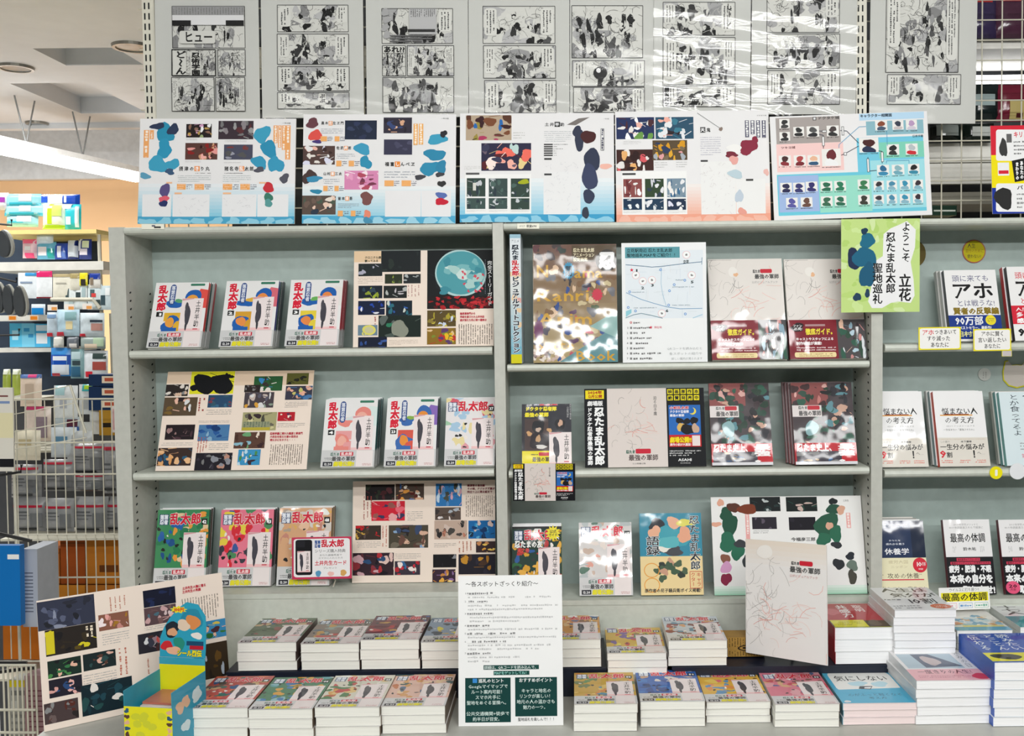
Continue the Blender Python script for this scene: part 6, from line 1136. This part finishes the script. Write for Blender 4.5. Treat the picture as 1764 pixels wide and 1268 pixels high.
for a in ((9, 334, 71, 357, '8ed0dc', ((.0, .7, 1, .95, '38b4c8'), (.45, .1, .8, .6, 'e4eef0')), 'turquoise soft pack on top of the pile of three'),
          (8, 353, 74, 373, '9cd6e0', ((.0, .7, 1, .95, '38b4c8'), (.45, .1, .75, .6, 'e4eef0')), 'turquoise soft pack in the middle of the pile'),
          (12, 371, 66, 391, '9cd6e0', ((.0, .55, .6, .7, '48b8c8'), (.4, .1, .85, .6, 'e4eef0')), 'turquoise soft pack at the foot of the pile'),
          (69, 335, 138, 357, 'e2e4e8', ((.0, 0, .25, .7, '1c48b0'), (.62, 0, 1, .8, '1c48b0'), (.66, .2, .72, .7, 'e4e8f0')), 'white and royal blue pack lying on the lime pack'),
          (74, 352, 113, 395, 'e8ecd8', ((.3, 0, .5, 1, 'b8dc28'), (0, .85, 1, 1, 'a8d020'), (.5, .05, .9, .5, 'c8e070')), 'white and lime green pack on the upper shop shelf'),
          (112, 352, 140, 397, '2cb8c4', ((.0, 0, .5, .2, 'dce8ea'), (.2, .5, .5, .8, 'e4eef0'), (.75, .1, .95, .9, 'd8eaec')), 'teal pack at the end of the upper shop shelf'),
          (-12, 332, 15, 362, 'e8e4ec', ((.3, .3, .9, .6, '9a3aa0'),), 'white pack with purple stripe at the photo edge')):
    pouch('soft_pack', a[6], 'packet', a[0], a[1], a[2], a[3], GY + (.1 if a[0] == 69 else .04), a[4], a[5], .06, G1)
G2 = 'packs on the second shop shelf'
for a in ((39, 412, 64, 445, 'f0c8d0', ((.0, .0, 1, .25, 'f06890'), (.3, .75, .9, 1, 'f05080'), (.3, .4, .7, .6, 'f4f0f0')), 'pink and white pack on the second shop shelf'),
          (63, 401, 92, 422, 'd8e4ea', (), 'plain pale pack behind the light blue one'),
          (64, 417, 97, 447, '68b8d8', ((.15, .3, .6, .8, 'f0e8ea'), (.65, .4, .95, .95, '38b0a8')), 'light blue pack with white oval'),
          (95, 419, 118, 447, '2048b0', ((.3, .2, .6, .9, 'e4e8f4'), (.65, .5, .9, .95, '6a8ad0')), 'royal blue pack with white streaks'),
          (117, 414, 135, 447, 'dce4ec', ((.0, .9, 1, 1, '182c70'), (.8, 0, 1, .3, '182c70')), 'white pack with navy foot'),
          (136, 412, 158, 447, '283a88', ((.1, 0, .3, .6, 'e8ecf0'), (.4, .1, .9, .45, 'e0e8c0'), (.2, .5, .8, .8, 'e8e0e8')), 'navy pack at the end of the second shop shelf')):
    pouch('soft_pack', a[6], 'packet', a[0], a[1], a[2], a[3], GY + .03, a[4], a[5], .05, G2)
G3 = 'cards and packs hanging on pegs'
hang = ((31, 470, 63, 514, 'dfe6ea', ((.4, 0, 1, .12, '3a90c8'), (.15, .35, .8, .42, '8a9ab0')), 'white hanging card with blue top'), (63, 467, 90, 514, 'e4e8ea', ((0, 0, 1, .22, 'd8286a'), (0, .95, 1, 1, '8a2030')), 'hanging card with magenta top'),
        (91, 472, 121, 515, 'e0dccc', ((0, 0, 1, .12, 'b0a078'), (.2, .35, .8, .4, 'b0aca0')), 'beige hanging card'), (121, 471, 138, 500, 'd8d4c4', ((0, 0, 1, .3, 'a89868'),), 'narrow khaki hanging card'), (137, 470, 151, 492, 'e8dc20', ((.2, .5, .8, 1, '3a3430'),), 'small yellow hanging card'), (154, 471, 173, 496, 'e0dcd4', ((0, 0, 1, .4, '1c3a98'), (.1, .3, .4, .8, '8a7a68')), 'hanging card with navy top'),
        (110, 493, 129, 532, 'dde6e6', ((.2, .1, .5, .5, '4a5a5c'), (.5, .5, .9, .9, 'b8c8c8')), 'white and grey blister pack, left of three'), (129, 491, 150, 533, 'e0e8e8', ((.1, .3, .5, .6, '3a484a'), (.6, .1, .9, .5, 'a8bcc0')), 'white and grey blister pack, middle of three'), (151, 490, 176, 534, 'd4e0e2', ((.2, .2, .5, .5, '50686c'), (.3, .35, .6, .5, 'd84a48'), (.6, .6, .9, .9, '3a484a')), 'white blister pack with red spot'), (172, 492, 192, 534, 'c8d8dc', ((.1, .4, .5, .8, '3a5058'), (.5, .1, .9, .4, 'eef2f2')), 'pale blister pack beside the bookcase'),
        (54, 524, 78, 543, 'd8e4ee', ((.05, .35, .9, .95, '2088d0'),), 'white pack with blue oval'))
for a in hang: pouch('hanging_pack', a[6] + ' in the toiletries row', 'packet', a[0], a[1], a[2], a[3], GY - .03, a[4], a[5], .012, G3)
row4 = ((17, 557, 38, 598, '58b8dc', ((.2, .3, .7, .7, 'a8dcec'),), 'sky blue carton at the left of three'), (38, 557, 60, 598, '78c4e0', ((.15, .2, .6, .35, '3a90c0'), (.5, .45, .9, .6, '3a90c0')), 'light blue carton in the middle of three'), (60, 558, 87, 598, '4aa8d4', ((.1, .05, 1, .3, 'dcecf4'), (.1, .4, .8, .85, 'd8e0e4')), 'blue and white carton at the right of three'))
for a in row4: carton('goods_carton', a[6], 'box', a[0], a[1], a[2], a[3], GY + .0, a[4], a[5], .08, 'blue cartons on the shop shelf')
bags = ((81, 538, 100, 580, 'c4d4e0', ((.1, .1, .9, .25, '7a9ac0'), (.05, .85, .6, 1, 'd83040')), 'clear white bag with red corner, left'), (98, 533, 137, 579, 'bcd8e6', ((.4, .1, .9, .4, '8ab0b4'), (.45, .45, .75, .75, 'e8d8a8'), (0, .85, .35, 1, 'd03848')), 'big clear bag with yellow picture'), (138, 539, 180, 580, 'd0dce2', ((.45, .3, .95, .4, '3a4a58'), (.5, .45, .95, .75, 'b88a80'), (.0, .88, .25, 1, 'd83040')), 'clear bag with brown pictures'),
        (88, 599, 122, 648, '3a8ad0', ((.0, .25, 1, .6, '1c50b0'), (.15, .3, .85, .45, 'e8eef8'), (.1, .6, .95, .95, 'dce4ec'), (.1, .9, .5, 1, 'c83a48')), 'blue bag with white wave'), (122, 601, 145, 652, '8ab0b4', ((.1, .1, .8, .35, 'b8d0d4'), (.2, .4, .8, .55, '3a4a50'), (.1, .6, .8, .95, '3a6a88')), 'grey-green bag'), (145, 604, 186, 652, 'dce2e6', ((.4, .1, .95, .3, '3a4a48'), (.4, .4, .95, .7, 'a85048'), (.1, .75, .4, .95, 'd83040')), 'white bag with red pictures'),
        (92, 579, 110, 599, 'd8d8d0', ((.1, .7, .6, .95, 'f0ece4'),), 'small white pack'), (115, 580, 136, 600, '6a7078', ((.3, .6, .9, .95, 'e8e4e0'),), 'small grey pack'), (139, 580, 182, 601, '9aa8a4', ((.55, .1, .95, .8, 'b8d0b0'), (.2, .6, .7, .95, 'ecd8c0')), 'wide greenish pack'))
for a in bags: pouch('hanging_bag', a[6] + ' on the shop pegs', 'bag', a[0], a[1], a[2], a[3], GY - .05, a[4], a[5], .03, 'bags hanging on the shop pegs')
# price cards on the pegs
for k, (x, y, lb) in enumerate(((82, 525, 'leftmost'), (111, 524, 'second'), (142, 523, 'rightmost'))):
    carton('price_card', 'small white and orange price card, %s on the front rail' % lb, 'label', x, y, x + 17, y + 10, GY - .075, 'f0e8e0', ((.4, .4, .95, .95, 'e8a058'),), .001, 'price cards on the shop rail')
for x, lb in ((14, 'left'), (51, 'right')): carton('price_card', 'orange price card on the %s part of the lower shelf edge' % lb, 'label', x, 543, x + 15, 552, GY - .06, 'ecd8c0', ((.1, .2, .9, .9, 'e88828'),), .001, 'price cards on the shop shelf')
# grey slippers hanging at the edge of the photo
for k, (x0, x1, y0, y1) in enumerate(((-8, 12, 486, 540), (8, 29, 490, 543), (26, 49, 492, 546), (-4, 24, 396, 444))):
    sh = lean_sheet((x0, y1), (x1, y1), y0, .85, -8); e2 = empty('slipper', ('leftmost dark grey slipper on the hooks', 'middle dark grey slipper on the hooks', 'rightmost dark grey slipper on the hooks', 'big grey slipper hanging above the others')[k], 'slipper', sh.mw, 'slippers hanging on hooks')
    def oval(w, h, s, z0, z1): return MB().prism([(w / 2 * s * math.cos(t) * (1 - .15 * math.sin(t)), h / 2 + h / 2 * s * math.sin(t)) for t in [6.2832 * i / 24 for i in range(24)]], z0, z1)
    oval(sh.w, sh.h, 1, -.012, 0).build('sole', mat('pale_sole', 'b8b8b0', .6), e2); oval(sh.w * .8, sh.h, .95, 0, .012).build('upper', mat('grey_felt', '4c5054', .9), e2)
# foreground rack: bottles, packs, boxes behind wire
FY = .62
for k, (x0, x1, lb) in enumerate(((6, 18, 'left'), (22, 36, 'right'))): pouch('tube_bottle', 'yellow-green tube with white cap, %s of two' % lb, 'bottle', x0, 636, x1, 682, FY + .1, 'a8b850', ((0, 0, 1, .2, 'e8ecd8'),), .04, 'yellow-green tubes')
for a in ((35, 645, 72, 700, 'e0ccb8', ((0, 0, 1, .12, '5a78b0'), (.4, .0, .8, .1, 'd84a80'), (.3, .3, .7, .9, 'c8b4a0')), 'beige pack with striped top'), (42, 700, 88, 760, 'd8c8bc', ((.1, 0, .8, .1, 'c03a68'), (.5, .3, .9, .9, '8a7a84')), 'beige pack with crimson edge'), (93, 664, 134, 720, 'd8dcdc', ((.3, .4, .6, .7, 'b0b4bc'), (.1, .0, .5, .3, 'a8ccd0')), 'white bag with grey ring'), (95, 718, 140, 760, 'b8c4c8', ((.5, .1, .9, .5, '5a2c3c'), (.6, .4, .95, .95, '2a5aa0'), (0, .6, .3, .95, 'a0b040')), 'small bag with coloured pictures'),
          (136, 662, 171, 748, 'd0d4d4', ((.2, .0, .7, .14, '48a8a8'), (.3, .02, .65, .1, 'a8cc30'), (.3, .25, .7, .5, 'a8acac'), (.2, .6, .6, .75, '3a3a3c')), 'tall white bag with lime label')):
    pouch('hanging_bag', a[6] + ' behind the wire rack', 'bag', a[0], a[1], a[2], a[3], FY, a[4], a[5], .03, 'bags behind the wire rack')
for k, y in enumerate((645, 666, 687)): carton('snack_box', ('top', 'middle', 'lowest')[k] + ' navy box with cream lettering in the pile by the bookcase', 'box', 153, y, 200, y + 20, FY - .02, '1c3458', ((.48, .15, 1, .75, 'ecdcc4'), (.58, .3, .95, .6, 'c05a40')), .1, 'navy boxes in a pile')
carton('goods_carton', 'mustard carton with black label under the navy boxes', 'box', 171, 707, 201, 750, FY - .03, 'b88a30', ((.15, .5, .9, .68, '2c2418'),), .1)
carton('goods_carton', 'narrow white leaflet standing by the mustard carton', 'leaflet', 193, 700, 201, 745, FY - .14, 'e8dcd8', ((.2, .1, .8, .9, 'd8a8a8'),), .003)
GR = 'grey refill packs in the wire basket'
gp = ((20, 800, 72, 857, 'upper row, far left'), (75, 791, 131, 846, 'upper row, second from left'), (127, 764, 182, 816, 'upper row, standing highest'), (180, 762, 210, 850, 'upper row, against the bookcase'), (130, 816, 184, 846, 'upper row, lying under the highest'), (24, 856, 80, 915, 'bottom row, far left'), (79, 858, 128, 916, 'bottom row, second from left'), (130, 855, 187, 916, 'bottom row, third from left'), (187, 855, 214, 914, 'bottom row, against the bookcase'))
for k, (x0, y0, x1, y1, lb) in enumerate(gp): pouch('refill_pack', 'grey refill pack with red stripe, ' + lb, 'packet', x0, y0, x1, y1, .38 + .012 * (k % 3) + (.03 if k < 5 else 0), '8a8b8c', ((.06, .22 if k > 4 else .08, .94, .29 if k > 4 else .15, 'a82036'), (.1, .4, .55, .44, '5a5c5e'), (.1, .5, .6, .53, '5a5c5e'), (.1, .6, .5, .63, '66686a'), (.62, .45, .95, .85, '6a6c6e'), (.1, .88, .8, .93, '26282a')), .07, GR, rough=.25)
for k, (x, y) in enumerate(((50, 741), (112, 736), (140, 742))): pouch('hanging_bag', ('cream', 'white', 'clear')[k] + ' small bag resting above the refill packs', 'bag', x - 24, y, x + 20, y + 52, .5, ('e4dcc4', 'd4dce0', 'c8cccc')[k], ((.2, .3, .7, .5, ('c8b890', '6a98b8', 'b0b4b4')[k]),), .03, 'small bags above the refill packs')
# brown cartons
KC = mat('brown_carton', '9a5a22', .7)
for k, (x0, y0, x1, y1, c) in enumerate(((62, 945, 103, 1006, 'b4641e'), (105, 925, 147, 1006, '9c4a18'), (149, 925, 214, 1006, 'bc7424'), (60, 1008, 147, 1066, 'c88028'), (149, 1008, 214, 1065, 'b46c24'), (6, 1062, 72, 1136, 'c06a1c'))):
    carton('brown_carton', 'brown carton behind the wire rack, ' + ('upper left', 'dark one in the upper middle', 'upper right with faint print', 'wide one lower left', 'lower right', 'lowest, under the blue binder')[k], 'box', x0, y0, x1, y1, .42, c, ((.35, .6, .85, .75, '6a3a14'),) if k in (2, 3, 4) else ((0, .12, 1, .14, '6a3a14'),), .2, 'brown cartons', core=mat('brown_carton_%d' % k, c, .7))
# wire rack in front of them
WY = .30
e = empty('wire_rack', 'ivory wire rack panel beside the end panel of the bookcase', 'rack', Matrix.Translation((P(110, 1000, WY).x, WY, 0))); ox = e.matrix_world.translation.x
def wire(pts, r=.0015): MB().tube([(v.x - ox, v.y - WY, v.z) for v in pts], r).build('wire', M_WIRE, e)
for y, xa, xb in ((688, 28, 208), (763, 22, 210), (817.5, 22, 211), (921, 40, 213), (995, 62, 214), (1140, -20, 70)): wire([P(xa, y, WY), P(xb, y - 1, WY)], .0024)
for i in range(13):
    x = 8 + 16.4 * i; yb = 1135 if x < 70 else 1068
    wire([P(x + 3, 690 if x > 20 else 800, WY + .004), P(x + 12, yb, WY + .004)])
for k in range(4): wire([P(20 + 2 * k, 684 + 30 * k, WY - .05), P(122 + 9 * k, 664 + 30 * k, WY - .05)])
wire([P(121, 664, WY - .05), P(148, 746, WY - .05)], .003)
for z0 in (0,): wire([P(205, 640, WY), P(214, 1068, WY)], .004); wire([P(24, 800, WY), P(38, 1240, WY)], .004)
def deck(x0, x1, y, Ya, Yb, nm='deck_board', th=.006):
    z = P((x0 + x1) / 2, y, (Ya + Yb) / 2).z; MB().box((P(x0, y, Ya).x - ox, Ya - WY, z - th), (P(x1, y, Ya).x - ox, Yb - WY, z)).build(nm, M_WIRE, e)
deck(0, 205, 918, .31, .46); deck(76, 200, 1069, .34, .64); deck(-20, 80, 1139, .34, .64); deck(-20, 205, 768, .56, .80); deck(0, 60, 684, .66, .82)
MB().box((P(-20, 700, .8).x - ox, .50, .02), (P(200, 700, .8).x - ox, .512, P(60, 690, .8).z)).build('rear_panel', mat('rack_rear_panel', '4a4c50', .6), e)
# white price plate, black hooks, blue binder and file at the photo edge
carton('price_plate', 'large white price plate at the left photo edge', 'sign', -30, 668, 24, 812, .12, 'dcd8cc', ((.55, .09, .85, .11, '7a4a48'), (.55, .16, .9, .19, '7a90b8'), (.3, .3, 1, .6, 'e0d8b0'), (.5, .85, 1, .95, '1c1c20')), .006)
for k, (a, b, c, lb) in enumerate((((-20, 822), (36, 813), (37, 800), 'black wire hook below the price plate'), ((-20, 474), (28, 486), (29, 478), 'black wire hook among the slippers'), ((-20, 578), (33, 577), (33, 566), 'black wire hook before the blue cartons'), ((-20, 384), (20, 388), (20, 378), 'black wire hook at the highest level'))):
    Y = .1 if k == 0 else .8; o = P(a[0], a[1], Y); tag(MB().tube([P(*a, Y) - o, P(*b, Y) - o, P(*c, Y) - o], .0035).build('wire_hook', M_BLACK), lb, 'hook', 'black wire hooks').location = o
e = carton('ring_binder', 'bright blue plastic binder at the left photo edge', 'binder', -40, 940, 36, 1078, .02, '0f6cb4', ((.72, .11, .98, .17, 'e8e8e4'),), .02); 
carton('file_box', 'grey file box with ruled label next to the blue binder', 'file', 40, 946, 66, 1080, .06, 'a4a8b0', tuple((.1, .3 + .045 * k, .7, .315 + .045 * k, '5a5e68') for k in range(12)), .1)
for k, (a, b, lb) in enumerate((((-20, 915), (54, 932), 'black rack arm above the blue binder'), ((-20, 1142), (46, 1142), 'upper black rack arm below the cartons'), ((-20, 1160), (60, 1150), 'lower black rack arm below the cartons'))):
    o = P(a[0], a[1], .0); tag(MB().tube([Vector((0, 0, 0)), P(*b, .0) - o], .0045).build('rack_arm', M_BLACK), lb, 'rack arm', 'black rack arms').location = o
# low wire basket with papers
BY = -.12
e = empty('wire_basket', 'ivory wire basket at the lower left corner', 'basket', Matrix.Translation((P(30, 1262, BY).x, BY, 0))); ox = e.matrix_world.translation.x
for y in (1146, 1223, 1262): MB().tube([(P(xx, y, BY).x - ox, 0, P(xx, y, BY).z) for xx in (-30, 62)], .003).build('wire', M_WIRE, e)
for k in range(8): MB().tube([(P(4 + 8 * k, 1150, BY).x - ox, .003, P(4 + 8 * k, 1148, BY).z), (P(8 + 8 * k, 1275, BY).x - ox, .003, P(8 + 8 * k, 1290, BY).z)], .0022).build('wire', M_WIRE, e)
carton('paper_bundle', 'grey printed bundle with yellow top in the low basket', 'papers', 17, 1172, 52, 1290, BY + .1, '9c9c94', ((0, 0, 1, .1, 'c8b820'), (.1, .15, .9, .22, '6a6a66'), (.1, .3, .5, .45, 'b8b8b0'), (.1, .5, .9, .55, '7a7a76'), (.1, .6, .9, .64, '7a7a76'), (.1, .7, .9, .75, '7a7a76')), .05)
carton('paper_bag', 'dusty pink ruled paper bag behind the large story board', 'bag', 44, 1164, 92, 1290, BY + .02, '9a7a7c', tuple((.1, .2 + .07 * k, .9, .215 + .07 * k, '6a3c44') for k in range(10)), .05)

bpy.data.objects.remove(_fo); bpy.data.curves.remove(_fc); bpy.data.scenes.remove(_fs)
